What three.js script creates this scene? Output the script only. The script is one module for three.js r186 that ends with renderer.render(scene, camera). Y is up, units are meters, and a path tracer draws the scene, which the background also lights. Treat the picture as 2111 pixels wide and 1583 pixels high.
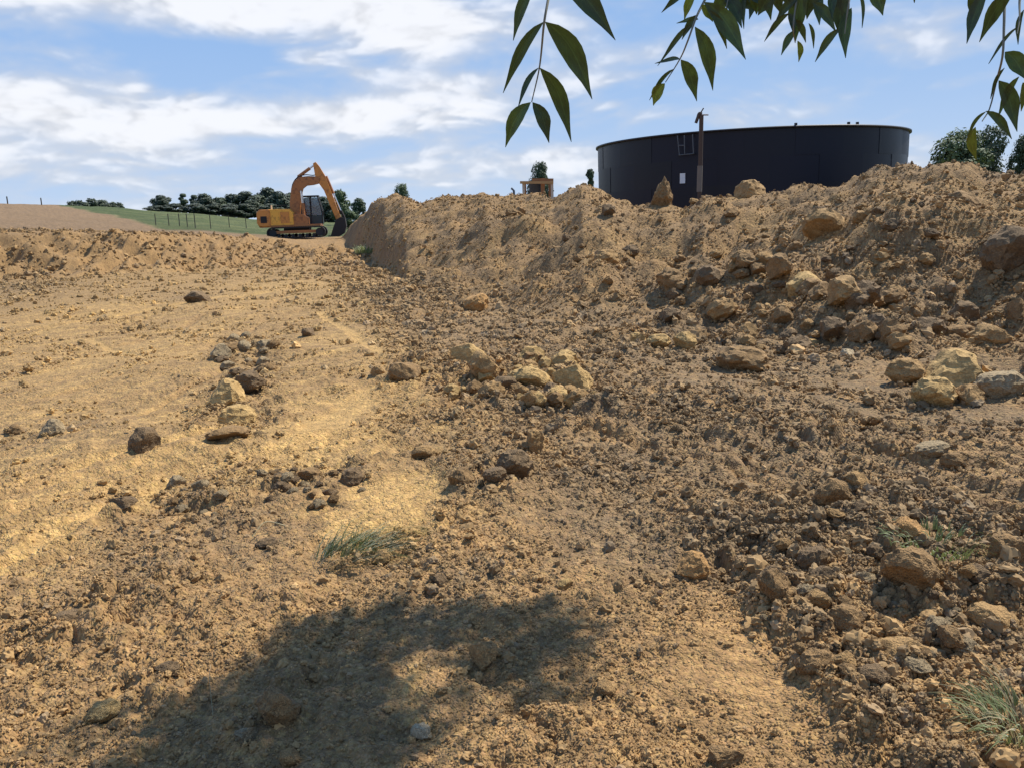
import * as THREE from 'three';
import { mergeGeometries, mergeVertices, toCreasedNormals } from 'three/addons/utils/BufferGeometryUtils.js';
import { createNoise2D, createNoise3D } from 'simplex-noise';

// ---------------------------------------------------------------- camera, sky, sun, exposure
const scene = new THREE.Scene();
const F = 1740, CX = 1055.5, CY = 791.5, EYE = 1.6;
const PITCH = Math.atan((CY - 450) / F), ROLL = -2.0 * Math.PI / 180;
const camera = new THREE.PerspectiveCamera(2 * Math.atan(CY / F) * 180 / Math.PI, 2111 / 1583, 0.05, 4000);
camera.position.set(0, EYE, 0);
camera.rotation.order = 'YXZ';
camera.rotation.set(-PITCH, 0, ROLL);
camera.updateMatrixWorld(true);
scene.add(camera);

const renderer = new THREE.WebGLRenderer({ antialias: true });
renderer.toneMapping = THREE.LinearToneMapping;
renderer.toneMappingExposure = 1.34;
renderer.shadowMap.enabled = true;

const SUN_AZ = 52 * Math.PI / 180, SUN_EL = 54 * Math.PI / 180;
const SUN = new THREE.Vector3(Math.sin(SUN_AZ) * Math.cos(SUN_EL), Math.sin(SUN_EL), -Math.cos(SUN_AZ) * Math.cos(SUN_EL));
const sun = new THREE.DirectionalLight(new THREE.Color().setRGB(1, 0.935, 0.81), 5.0);
sun.position.copy(SUN).multiplyScalar(120).add(new THREE.Vector3(0, 0, -30));
sun.target.position.set(0, 0, -30);
sun.castShadow = true; sun.shadow.radius = 1.2; sun.shadow.mapSize.set(4096, 4096);
Object.assign(sun.shadow.camera, { left: -70, right: 70, top: 70, bottom: -70, near: 1, far: 300 });
scene.add(sun, sun.target);

// ---------------------------------------------------------------- helpers
function rng(seed) { let s = seed >>> 0; return () => { s = (s + 0x6d2b79f5) | 0; let t = Math.imul(s ^ (s >>> 15), 1 | s); t = (t + Math.imul(t ^ (t >>> 7), 61 | t)) ^ t; return ((t ^ (t >>> 14)) >>> 0) / 4294967296; }; }
const n2 = createNoise2D(rng(11)), n2b = createNoise2D(rng(29)), n3 = createNoise3D(rng(5));
const clamp = (x, a = 0, b = 1) => Math.min(b, Math.max(a, x));
const smooth = (a, b, x) => { const t = clamp((x - a) / (b - a)); return t * t * (3 - 2 * t); };
const lerp = (a, b, t) => a + (b - a) * t;
const V = (x, y, z) => new THREE.Vector3(x, y, z);
function fbm(x, y, o) { let s = 0, a = 0.5; for (let i = 0; i < o; i++) { s += a * n2(x, y); x = x * 2.03 + 13.1; y = y * 2.03 - 7.7; a *= 0.5; } return s; }
function fbm3(x, y, z, o) { let s = 0, a = 0.5; for (let i = 0; i < o; i++) { s += a * n3(x, y, z); x = x * 2.07 + 3.1; y = y * 2.07 - 5.3; z = z * 2.07 + 1.7; a *= 0.5; } return s; }
function hash(ix, iz, k) { let h = Math.imul(ix, 374761393) ^ Math.imul(iz, 668265263) ^ Math.imul(k, 2147483647 ^ 0x5bd1e995); h = Math.imul(h ^ (h >>> 13), 1274126177); h ^= h >>> 16; return (h >>> 0) / 4294967296; }
// packed lumps: the highest of the round caps of the nine cells around a point
function lumps(x, z, k) {
  const ix = Math.floor(x), iz = Math.floor(z); let best = 0;
  for (let j = -1; j <= 1; j++) for (let i = -1; i <= 1; i++) {
    const cx = ix + i, cz = iz + j, dx = cx + hash(cx, cz, k) - x, dz = cz + hash(cx, cz, k + 1) - z, r = hash(cx, cz, k + 2), rad = 0.35 + 0.55 * r;
    let v = 1 - (dx * dx + dz * dz) / (rad * rad); if (v <= 0) continue; v = r * (0.3 + 0.7 * v) * Math.min(1, v * 2);
    if (v > best) best = v;
  }
  return best;
}
const ray = (px, py) => V((px - CX) / F, -(py - CY) / F, -1).applyQuaternion(camera.quaternion).normalize();
const azOf = (px, py) => { const d = ray(px, py); return Math.atan2(d.x, -d.z); };
// the point of a ray at a horizontal distance from the camera
const at = (px, py, dist) => { const d = ray(px, py), h = Math.hypot(d.x, d.z); return V(d.x / h * dist, EYE + d.y / h * dist, d.z / h * dist); };
const used = {};
function named(o, name, parent = scene) { let n = name; if (parent === scene) { used[name] = (used[name] ?? -1) + 1; if (used[name]) n = name + '_' + String(used[name]).padStart(3, '0'); } o.name = n; o.castShadow = true; o.receiveShadow = true; parent.add(o); return o; }
function mesh(name, geo, mat, parent) { return named(new THREE.Mesh(geo, mat), name, parent); }
function group(name, pos, turn = 0) { const g = named(new THREE.Group(), name); g.position.copy(pos); g.rotation.y = turn; return g; }
function tag(o, label, category, grp, kind) { if (label) o.userData.label = label; if (category) o.userData.category = category; if (grp) o.userData.group = grp; if (kind) o.userData.kind = kind; return o; }
const rgb = (r, g, b) => new THREE.Color().setRGB(r, g, b);
const std = (r, g, b, rough = 0.9, extra = {}) => new THREE.MeshStandardMaterial({ color: rgb(r, g, b), roughness: rough, ...extra });
function tex(size, fn, srgb) {
  const d = new Uint8Array(size * size * 4);
  for (let y = 0; y < size; y++) for (let x = 0; x < size; x++) { const c = fn(x / size, y / size), i = (y * size + x) * 4; d[i] = clamp(c[0]) * 255; d[i + 1] = clamp(c[1]) * 255; d[i + 2] = clamp(c[2]) * 255; d[i + 3] = 255; }
  const t = new THREE.DataTexture(d, size, size); t.wrapS = t.wrapT = THREE.RepeatWrapping; t.magFilter = THREE.LinearFilter; t.minFilter = THREE.LinearMipmapLinearFilter; t.generateMipmaps = true;
  if (srgb) t.colorSpace = THREE.SRGBColorSpace; t.needsUpdate = true; return t;
}
// noise that tiles over the unit square
function tnoise(u, v, p, k) {
  const x = u * p, y = v * p, ix = Math.floor(x), iy = Math.floor(y), fx = x - ix, fy = y - iy, sx = fx * fx * (3 - 2 * fx), sy = fy * fy * (3 - 2 * fy), m = (a) => ((a % p) + p) % p;
  return lerp(lerp(hash(m(ix), m(iy), k), hash(m(ix + 1), m(iy), k), sx), lerp(hash(m(ix), m(iy + 1), k), hash(m(ix + 1), m(iy + 1), k), sx), sy);
}
function tlumps(u, v, p, k) {
  const x = u * p, z = v * p, ix = Math.floor(x), iz = Math.floor(z), m = (a) => ((a % p) + p) % p; let best = 0, id = 0;
  for (let j = -1; j <= 1; j++) for (let i = -1; i <= 1; i++) {
    const cx = m(ix + i), cz = m(iz + j), dx = ix + i + hash(cx, cz, k) - x, dz = iz + j + hash(cx, cz, k + 1) - z, r = hash(cx, cz, k + 2), rad = 0.3 + 0.5 * r, q = r * (1 - (dx * dx + dz * dz) / (rad * rad));
    if (q > best) { best = q; id = hash(cx, cz, k + 3); }
  }
  return [best, id];
}

// ---------------------------------------------------------------- the sky: air and clouds
{
  const W = 4096, Hh = 2048, data = new Float32Array(W * Hh * 4);
  const cl = [ // clouds of the picture: pixel, half width, half height, strength
    [250, -10, 330, 55, 0.9], [540, 5, 130, 40, 0.35], [700, 20, 190, 50, 0.55], [850, 75, 150, 50, 1.0], [890, 50, 80, 34, 1.3], [560, -90, 500, 60, 0.5],
    [90, 185, 160, 50, 0.6], [0, 230, 260, 70, 0.75], [280, 180, 28, 14, 0.7], [300, 255, 360, 45, 0.75], [620, 245, 260, 34, 0.7], [860, 215, 190, 36, 0.7], [960, 165, 170, 22, 0.75], [1100, 200, 180, 26, 0.5],
    [640, 130, 40, 16, 0.65], [560, 147, 22, 9, 0.5], [742, 147, 36, 13, 0.6], [396, 193, 14, 8, 0.5],
    [400, 345, 600, 40, 0.35], [1000, 340, 400, 36, 0.4], [1340, 110, 70, 22, 0.6], [1150, 60, 90, 24, 0.5], [1210, 165, 55, 20, 0.6], [1500, 238, 110, 24, 0.75], [1280, 245, 60, 20, 0.5], [1260, 215, 40, 8, 0.4],
    [1890, 95, 60, 20, 0.6], [1790, 75, 60, 18, 0.45], [1960, 310, 180, 36, 0.55], [1640, 92, 60, 14, 0.45], [1980, 24, 40, 12, 0.4], [1760, 235, 60, 14, 0.3],
    [330, 100, 250, 38, -0.6], [380, 150, 150, 30, -0.3], [980, 10, 60, 20, -0.35], [1700, 180, 250, 55, -0.5], [1300, 40, 120, 40, -0.4], [1100, 120, 60, 20, -0.2], [700, 185, 80, 18, -0.25], [800, 290, 200, 16, -0.3], [1300, 190, 120, 20, -0.2]];
  const C = cl.map(([x, y, w, h, s]) => { const d = ray(x, y), c = d.clone().cross(V(0, 1, 0)).normalize(), u = c.clone().cross(d); return { d, c, u, w: w / F, h: h / F, s }; });
  const dir = V(0, 0, 0);
  for (let j = Hh / 2 - 1; j < Hh; j++) for (let i = 0; i < W; i++) {
    const el = ((j + 0.5) / Hh - 0.5) * Math.PI, az = ((i + 0.5) / W - 0.5) * 2 * Math.PI, ce = Math.cos(el);
    dir.set(ce * Math.cos(az), Math.sin(el), ce * Math.sin(az));
    const y = Math.max(dir.y, 0), k = 1 / (y + 0.13), px = dir.x * k, pz = dir.z * k;
    const big = fbm(px * 0.55 + 4, pz * 0.55, 5), fine = fbm(px * 2.4, pz * 2.4 + 9, 4), wisp = fbm3(dir.x * 6, dir.y * 30 + 0.9 * n3(dir.x * 4, dir.y * 9, dir.z * 4), dir.z * 6, 5);
    let m = 0;
    for (const q of C) { const f = dir.dot(q.d); if (f < 0.8) continue; const a = dir.dot(q.c) / q.w, b = dir.dot(q.u) / q.h, e = a * a + b * b; if (e < 5) m += q.s * Math.exp(-e * 0.8); }
    const curl = fbm3(dir.x * 22 + 0.8 * wisp, dir.y * 40, dir.z * 22, 4);
    let c = 0.20 + big * 0.38 + fine * 0.16 + wisp * 0.36 + curl * 0.16 + m * 0.52;
    c = smooth(0.0, 1.0, c);
    const hz = Math.exp(-y * 6.5), t = Math.pow(clamp(y / 0.95), 0.55);
    let r = lerp(0.25, 0.06, t), g = lerp(0.43, 0.20, t), b = lerp(0.70, 0.52, t);
    r = lerp(r, 0.48, hz * 0.8); g = lerp(g, 0.555, hz * 0.8); b = lerp(b, 0.66, hz * 0.8);
    const lit = 0.55 + 0.19 * smooth(0.35, 1.1, c + curl * 0.6 + wisp * 0.3), o = c * 0.94;
    r = lerp(r, lit * 0.97, o); g = lerp(g, lit * 0.985, o); b = lerp(b, lit * 1.03, o);
    const n = (j * W + i) * 4; data[n] = r; data[n + 1] = g; data[n + 2] = b; data[n + 3] = 1;
  }
  for (let j = 0; j < Hh / 2 - 1; j++) for (let i = 0; i < W; i++) { const n = (j * W + i) * 4; data[n] = 0.3; data[n + 1] = 0.25; data[n + 2] = 0.18; data[n + 3] = 1; }
  const t = new THREE.DataTexture(data, W, Hh, THREE.RGBAFormat, THREE.FloatType);
  t.mapping = THREE.EquirectangularReflectionMapping; t.magFilter = THREE.LinearFilter; t.minFilter = THREE.LinearFilter; t.wrapS = THREE.RepeatWrapping; t.needsUpdate = true;
  scene.background = t; scene.environment = t;
}
console.log('sky');

// ---------------------------------------------------------------- terrain
// The spoil heap: crest (pixel column and height it reaches), its distance and that of its toe.
const crestPx = [[700, 493, 64, 58], [722, 480, 60, 50], [745, 452, 54, 40], [768, 425, 49, 33], [790, 406, 46, 27], [830, 399, 43, 22], [870, 411, 41, 19], [900, 403, 39.5, 18], [925, 395, 38, 17], [960, 403, 36, 16], [1000, 398, 34, 15],
  [1035, 408, 32.5, 14.6], [1060, 403, 31, 14.2], [1100, 402, 29.5, 13.6], [1140, 404, 28, 13], [1180, 386, 27, 12.7], [1200, 379, 26, 12.5], [1240, 384, 25.5, 12.2], [1290, 406, 25, 11.9], [1312, 416, 24.5, 11.8], [1345, 411, 24, 11.6], [1410, 414, 23, 11.3],
  [1432, 401, 22.5, 11.2], [1450, 391, 22, 11.1], [1500, 402, 21.5, 10.9], [1590, 403, 20.5, 10.4], [1650, 396, 20, 10.2], [1700, 391, 19.5, 10], [1750, 376, 19, 9.8], [1780, 352, 18.5, 9.6], [1812, 337, 18, 9.5], [1870, 336, 17.5, 9.3], [1950, 342, 17, 9],
  [1990, 360, 16.7, 8.9], [2030, 368, 16.4, 8.8], [2060, 364, 16.2, 8.7], [2111, 362, 16, 8.5], [2400, 345, 14, 7.6], [3000, 330, 12, 6.6], [4200, 380, 10, 6]].map(([x, y, dc, dt]) => { const p = at(x, y + 4, dc); return [Math.atan2(p.x, -p.z), p.y, dc, dt]; });
crestPx.push([1.75, 1.2, 9, 6], [2.1, 0.0, 9, 7]);
// The left cut bank: its foot and top distances, the height of its top, and the hill behind it.
const bankPx = [[-2600, 30, 34, 1.9, 140, 8], [-900, 34, 38, 1.9, 145, 7.8], [0, 37, 41.5, 1.78, 150, 7.1], [130, 37, 42, 1.66, 160, 6.9], [250, 36, 42, 1.5, 170, 6.5], [330, 36, 43, 1.38, 175, 5.6], [420, 36, 45, 1.22, 180, 4.9], [530, 37, 50, 0.95, 200, 3.5], [600, 37, 57, 0.72, 210, 2.9], [700, 38, 64, 0.6, 220, 2.2], [850, 40, 70, 0.6, 230, 1.8], [2200, 40, 70, 0.5, 230, 1.2], [4200, 40, 70, 0.4, 230, 0.6]].map(([x, ...r]) => [azOf(x, 470), ...r]);
function table(t, a) { if (a <= t[0][0]) return t[0]; for (let i = 1; i < t.length; i++) if (a <= t[i][0]) { const k = (a - t[i - 1][0]) / (t[i][0] - t[i - 1][0]); return t[i].map((v, j) => lerp(t[i - 1][j], v, k)); } return t[t.length - 1]; }
function heapAt(a, r, x, z) {
  const c0 = crestPx[0][0], cN = crestPx[crestPx.length - 1][0];
  if (a < c0 || a > cN) return 0;
  const [, hc, dc, dt] = table(crestPx, a), w = 0.55 * n2(x * 0.35, z * 0.35) + 0.25 * n2(x * 0.9 + 7, z * 0.9);
  const end = smooth(c0, c0 + 0.012, a);
  if (r <= dc) { const s = clamp((r + w * 0.8 * (1 - clamp((r - dt) / (dc - dt))) - dt) / (dc - dt)); return end * hc * (0.45 * s + 0.55 * Math.pow(s, 1.25) * (2 - s) * 1.0); }
  return end * hc * Math.max(0, 1 - (r - dc) / (hc * 1.7 + 0.6)) ;
}
// far ground: bank, plateau, hill
function baseAt(a, r, x, z) {
  let h = 0.10 * n2(x * 0.12 + 3, z * 0.12) * smooth(4, 14, r) + 0.05 * n2(x * 0.4, z * 0.4) * smooth(2, 6, r);
  const b = table(bankPx, a), w = 1.4 * n2(x * 0.12, z * 0.2) + 0.6 * n2(x * 0.6, z * 0.6);
  h += b[3] * smooth(b[1] + w, b[2] + w, r) + (b[5] - b[3]) * Math.pow(smooth(b[2], b[4] * 1.25, r), 0.85) * 1.0;
  if (r > b[4]) h -= (b[5] + 6) * smooth(b[4], b[4] * 3.2, r);
  return h;
}
// ground features, unprojected from the picture onto level ground
const flat = (px, py) => { const d = ray(px, py), t = -EYE / Math.min(d.y, -0.01); return V(d.x * t, 0, d.z * t); };
const poly = (p) => p.map(([x, y]) => { const g = flat(x, y); return [g.x, g.z]; });
function inPoly(P, x, z) { // signed distance: positive inside, metres
  let d = 1e9, inside = false;
  for (let i = 0, j = P.length - 1; i < P.length; j = i++) {
    const [xi, zi] = P[i], [xj, zj] = P[j];
    if ((zi > z) !== (zj > z) && x < (xj - xi) * (z - zi) / (zj - zi) + xi) inside = !inside;
    const ex = xj - xi, ez = zj - zi, t = clamp(((x - xi) * ex + (z - zi) * ez) / (ex * ex + ez * ez)), qx = xi + t * ex - x, qz = zi + t * ez - z; d = Math.min(d, qx * qx + qz * qz);
  }
  return (inside ? 1 : -1) * Math.sqrt(d);
}
function lineDist(P, x, z) { let d = 1e9; for (let i = 1; i < P.length; i++) { const [ax, az] = P[i - 1], ex = P[i][0] - ax, ez = P[i][1] - az, t = clamp(((x - ax) * ex + (z - az) * ez) / (ex * ex + ez * ez)), qx = ax + t * ex - x, qz = az + t * ez - z; d = Math.min(d, qx * qx + qz * qz); } return Math.sqrt(d); }
const CLAY = poly([[-900, 555], [0, 552], [640, 540], [720, 600], [800, 690], [880, 770], [905, 1000], [890, 1095], [690, 1095], [560, 1060], [430, 1010], [250, 1060], [100, 1155], [0, 1205], [-900, 1500]]);
const ROUGH = poly([[1470, 1110], [1690, 1000], [1850, 1020], [2111, 1080], [2500, 1150], [2700, 1700], [1950, 1700], [1700, 1490], [1640, 1400], [1590, 1290], [1480, 1180]]);
const STRIP = poly([[1440, 1210], [1560, 1260], [1640, 1400], [1700, 1500], [1560, 1500], [1400, 1400]]);
const SCRAPED = [poly([[690, 1092], [695, 1050], [735, 1005], [800, 978], [900, 972], [906, 1040], [890, 1096], [800, 1100]]), poly([[585, 940], [620, 890], [690, 835], [765, 792], [790, 800], [740, 850], [680, 920], [650, 965], [610, 965]])];
const RUTS = [[[[-200, 880], [0, 838], [200, 795], [400, 735], [545, 655], [610, 575]], 13], [[[-200, 985], [0, 935], [260, 862], [440, 780], [560, 700]], 10], [[[-100, 760], [150, 730], [350, 680], [500, 610]], 10], [[[-200, 700], [120, 668], [380, 630], [560, 570]], 7], [[[1150, 870], [1400, 930], [1700, 1010], [2111, 1130]], 16], [[[1250, 800], [1500, 850], [1800, 930], [2200, 1010]], 14], [[[1350, 1040], [1700, 1140]], 12]].map(([p, w]) => { const P = poly(p), mid = P[P.length >> 1]; return [P, w * Math.hypot(...mid) / F * 1.1]; });
const TRACKS = [[[[-300, 1310], [0, 1180], [110, 1110], [240, 1045], [360, 985]], 26], [[[560, 935], [630, 880], [700, 830], [770, 790]], 16], [[[640, 960], [690, 880], [760, 815]], 14], [[[-200, 1060], [0, 1005], [220, 940], [480, 880]], 18], [[[-200, 640], [100, 612], [400, 588], [640, 558]], 7], [[[660, 640], [720, 680], [780, 730]], 14], [[[180, 690], [270, 735], [330, 745]], 12], [[[0, 690], [300, 640], [560, 600]], 9]].map(([p, w]) => { const P = poly(p), mid = P[P.length >> 1]; return [P, w * Math.hypot(...mid) / F * 1.1]; });
function blob([x, y, w, h]) { const g = flat(x, y), r = Math.hypot(g.x, g.z); return { x: g.x, z: g.z, ux: g.x / r, uz: g.z / r, w: w * r / F, h: h * r * r / (F * EYE) }; }
const inBlob = (b, x, z) => { const dx = x - b.x, dz = z - b.z, a = (dx * b.uz - dz * b.ux) / b.w, c = (dx * b.ux + dz * b.uz) / b.h; return Math.exp(-(a * a + c * c)); };
const YELLOW = [[800, 1030, 120, 60], [850, 1070, 50, 40], [700, 830, 130, 40], [660, 900, 100, 60], [500, 900, 120, 60], [420, 1000, 90, 16], [60, 1000, 160, 50], [300, 720, 200, 40], [740, 700, 80, 22], [1200, 760, 60, 14], [300, 640, 300, 14], [600, 590, 150, 12], [930, 880, 60, 50], [880, 1440, 70, 60], [90, 1140, 90, 40]].map(blob);
const GREY = [[510, 730, 70, 50], [500, 850, 60, 60], [400, 620, 45, 18], [640, 985, 90, 40], [400, 1010, 90, 40], [480, 1080, 120, 40], [880, 890, 70, 40], [120, 890, 110, 30], [1000, 680, 200, 34], [1450, 900, 200, 60], [1700, 900, 200, 50], [1900, 860, 140, 40], [1060, 850, 130, 60], [980, 980, 150, 60], [250, 1180, 160, 30], [40, 590, 90, 20], [820, 610, 130, 30], [1550, 1120, 90, 50], [560, 1120, 60, 26], [900, 1230, 120, 40], [1860, 700, 160, 22]].map(blob);
const CLODS = [[510, 730, 65, 45], [500, 850, 70, 60], [640, 985, 110, 50], [400, 1020, 110, 50], [870, 880, 90, 50], [1060, 800, 170, 60], [1000, 985, 160, 50], [1340, 710, 200, 26], [900, 760, 200, 40], [1500, 1120, 90, 50], [820, 620, 120, 30], [1650, 690, 300, 30], [1950, 690, 160, 30], [200, 1260, 250, 60], [1300, 850, 200, 40], [250, 1430, 260, 80], [40, 590, 70, 16], [1700, 900, 220, 50]].map(blob);
const RAKE_A = (() => { const a = flat(1350, 890), b = flat(2050, 1090); return Math.atan2(b.z - a.z, b.x - a.x); })();
const SCRAPE_A = (() => { const a = flat(0, 1000), b = flat(480, 880); return Math.atan2(b.z - a.z, b.x - a.x); })();
function zone(x, z) {
  const r = Math.hypot(x, z), a = Math.atan2(x, -z), wob = 0.25 * n2(x * 1.3, z * 1.3) * Math.min(1, r / 6) + 0.12 * n2(x * 3.7, z * 3.7);
  const heap = heapAt(a, r, x, z), H0 = baseAt(a, r, x, z), b = table(bankPx, a);
  const hm = smooth(0.02, 0.35, heap), soft = 0.12 + r * 0.02;
  let clay = smooth(-soft, soft, inPoly(CLAY, x, z) + wob * (1 + r * 0.1)) * (1 - hm) * (1 - smooth(34, 37, r)), yel = 0, grey = 0, cl = 0;
  if (r < 60) { for (const q of YELLOW) yel += inBlob(q, x + wob, z + wob); for (const q of GREY) grey += inBlob(q, x + wob * 0.8, z - wob); for (const q of CLODS) cl += inBlob(q, x + wob, z); }
  let track = 0; if (r < 45) for (const [P, w] of TRACKS) track = Math.max(track, 1 - smooth(w * 0.45, w * 1.2, lineDist(P, x, z) + wob * w * 0.8));
  let rut = 0; if (r < 40 && hm < 0.5) for (const [P, w] of RUTS) rut = Math.max(rut, 1 - smooth(w * 0.4, w * 1.3, lineDist(P, x, z) + wob * w * 0.9)); rut *= (1 - hm) * clamp(0.65 + 0.8 * n2b(x * 0.7, z * 0.7));
  if (r < 9) for (const P of SCRAPED) track = Math.max(track, 0.85 * smooth(-0.06, 0.1, inPoly(P, x, z) + wob * 0.35));
  const rough = r < 9 ? smooth(-0.12, 0.14, inPoly(ROUGH, x, z) + wob * 0.5) : 0, strip = r < 9 ? smooth(-0.1, 0.15, inPoly(STRIP, x, z) + wob * 0.4) * (1 - rough) : 0;
  return { r, a, heap, H0, hm, clay, yel: clamp(yel), grey: clamp(grey), cl: clamp(cl), track, rut, rough, strip, bank: b };
}
const cosR = Math.cos(RAKE_A), sinR = Math.sin(RAKE_A), cosS = Math.cos(SCRAPE_A), sinS = Math.sin(SCRAPE_A);
function heightOf(x, z, cell, q) {
  const { r, heap, H0, hm, clay, cl, track, rough, strip } = q;
  let h = Math.max(heap, 0) + H0 + rough * 0.055 * smooth(0, 1, rough);
  const bankZone = smooth(q.bank[1] - 3, q.bank[1] + 1, r) * (1 - smooth(q.bank[2] - 3, q.bank[2] + 1, r)) * (1 - hm), far = smooth(48, 75, r) * (1 - hm);
  // how cloddy: compacted clay and tracks are smooth, windrows and the heap are not
  let amp = lerp(0.36, 0.25, clay) + 0.6 * cl + 0.55 * rough + 0.12 * hm - 0.3 * strip; amp *= (1 - 0.75 * track) * (1 - 0.75 * far);
  amp = Math.max(amp, 0.08);
  if (cell < 0.5) { h += 0.42 * n2(x * 0.24 + 3, z * 0.24) * smooth(0.1, 0.7, heap) * (1 - smooth(1.15, 1.9, heap)); h += hm * (0.16 * fbm(x * 0.55, z * 0.55, 3) + 0.18 * (lumps(x * 0.8, z * 0.8, 61) - 0.42)); h += bankZone * (0.3 * n2(x * 0.9, z * 0.2) + 0.16 * n2b(x * 2.3, z * 0.5)); }
  if (cell < 0.16) h += (amp * 0.55 + hm * 0.5) * 0.16 * (lumps(x * 1.9 + 0.3 * n2(x * 2, z * 2), z * 1.9, 17) - 0.35);
  if (cell < 0.09) h += amp * 0.09 * (lumps(x * 4.3 + 0.4 * n2(x * 4, z * 4), z * 4.3, 23) - 0.2) * (0.5 + 0.9 * clamp(n2b(x * 0.9, z * 0.9) + 0.5));
  if (cell < 0.045) h += amp * 0.062 * (lumps(x * 9.5 + 0.4 * n2b(x * 8, z * 8), z * 9.5, 31) - 0.2) * (0.4 + clamp(n2b(x * 1.7 + 5, z * 1.7) + 0.5));
  if (cell < 0.022) h += amp * 0.034 * (lumps(x * 21, z * 21, 41) - 0.2);
  if (cell < 0.009) h += amp * 0.018 * (lumps(x * 47, z * 47, 51) - 0.2);
  if (cell < 0.03) {
    const rk = (1 - clay) * (1 - hm) * (1 - rough) * smooth(3.2, 4.5, r) * smooth(0.0, 0.6, q.a + 0.1), u = x * cosR + z * sinR, v = -x * sinR + z * cosR;
    h += rk * 0.05 * n2(u * 0.35, v * 5.0) + rk * 0.024 * n2b(u * 0.7, v * 13);
    const us = x * cosS + z * sinS, vs = -x * sinS + z * cosS; h += clay * (0.032 * n2(us * 0.4, vs * 5.5) + 0.016 * n2b(us * 0.8, vs * 13)) * (1 - cl);
  }
  return h - 0.02 * track - 0.035 * q.rut;
}
const cellOf = (r) => Math.max(0.0016 * r, r > 50 ? 0.018 * r : 0.005 * r * 0.9);
function ground(x, z) { return heightOf(x, z, cellOf(Math.hypot(x, z)) * 0.5, zone(x, z)); }
function gp(px, py) { // where a picture ray meets the ground
  const d = ray(px, py), h = Math.hypot(d.x, d.z); let r0 = 1.2;
  for (let r = 1.2; r < 400; r *= 1.012) {
    const x = d.x / h * r, z = d.z / h * r, y = EYE + d.y / h * r, a = Math.atan2(x, -z);
    if (y < heapAt(a, r, x, z) + baseAt(a, r, x, z)) { const rr = (r + r0) / 2; return V(d.x / h * rr, 0, d.z / h * rr); }
    r0 = r;
  }
  return V(d.x / h * 400, 0, d.z / h * 400);
}
function greenAt(q, x, z) { // where the stripped soil ends and the field begins
  const edge = table(GREEN, q.a)[1]; return smooth(edge - 6, edge + 6, q.r + 5 * n2(x * 0.06, z * 0.06) + 2 * n2(x * 0.4, z * 0.4));
}
const GREEN = [[-2600, 900], [-200, 500], [40, 320], [130, 150], [190, 118], [250, 98], [300, 80], [340, 63], [430, 66], [530, 67], [620, 72], [760, 60], [900, 60], [4200, 60]].map(([x, d]) => [azOf(x, 465), d]);
const COL = { clay: [0.425, 0.27, 0.107], yellow: [0.60, 0.385, 0.142], tan: [0.395, 0.243, 0.099], grey: [0.275, 0.186, 0.094], heap: [0.375, 0.229, 0.093], strip: [0.44, 0.268, 0.108], far: [0.25, 0.165, 0.088], green: [0.078, 0.115, 0.028], pale: [0.18, 0.205, 0.07] };
const mix3 = (a, b, t) => [lerp(a[0], b[0], t), lerp(a[1], b[1], t), lerp(a[2], b[2], t)];
function colorOf(x, z, q) {
  const m = fbm(x * 0.7, z * 0.7, 3), m2 = fbm(x * 3.1 + 9, z * 3.1, 3), right = smooth(-0.25, 0.25, q.a + 0.12 * m) * smooth(2.8, 4.2, q.r);
  let c = mix3(COL.tan, COL.grey, clamp(right * 0.75 + m * 0.5 + m2 * 0.35));
  c = mix3(c, COL.clay, clamp(q.clay * (0.95 + m * 0.5)));
  c = mix3(c, COL.heap, q.hm * (1 - 0.3 * clamp(m2 + 0.2)));
  if (q.hm > 0.01) c = mix3(c, m > 0 ? COL.clay : COL.grey, q.hm * clamp(Math.abs(m) * 1.1 + Math.abs(m2) * 0.4));
  c = mix3(c, COL.yellow, clamp(q.yel * 0.8 * (0.7 + m2)) * (1 - q.hm));
  c = mix3(c, COL.grey, clamp(q.grey * 0.75 * (0.8 + m2 * 0.8)));
  if (q.r < 20) { // rake and scrape marks turn up paler and darker soil in lines
    const u = x * cosR + z * sinR, v = -x * sinR + z * cosR, us = x * cosS + z * sinS, vs = -x * sinS + z * cosS, w = (1 - q.clay) * (1 - q.hm) * (1 - q.rough) * smooth(3.2, 4.5, q.r), k1 = n2(u * 0.35, v * 5.0) + 0.5 * n2b(u * 0.7, v * 13), k2 = n2(us * 0.3, vs * 4) + 0.6 * n2b(us * 0.6, vs * 11);
    c = mix3(c, k1 > 0 ? COL.strip : COL.grey, clamp(Math.abs(k1) * 0.5) * w); c = mix3(c, k2 > 0 ? COL.yellow : COL.tan, clamp(Math.abs(k2) * 0.75) * q.clay);
  }
  c = mix3(c, COL.strip, q.strip * 0.9); c = mix3(c, COL.grey, q.rough * clamp(0.3 + m2));
  c = mix3(c, q.clay > 0.5 ? COL.tan : COL.strip, q.rut * 0.6); c = mix3(c, COL.yellow, q.track * 0.85);
  const far = smooth(q.bank[2] - 1, q.bank[2] + 6, q.r) * (1 - q.hm); c = mix3(c, COL.far, far * 0.85);
  const g = greenAt(q, x, z) * (1 - q.hm);
  if (g > 0) c = mix3(c, mix3(COL.green, COL.pale, clamp(0.5 * n2(x * 0.03, z * 0.08) + 0.25 + 0.3 * n2(x * 0.3, z * 0.3))), g);
  const k = 1 + 0.16 * n2(x * 7, z * 7) + 0.12 * n2b(x * 19, z * 19);
  return [c[0] * k, c[1] * k, c[2] * k];
}
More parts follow.
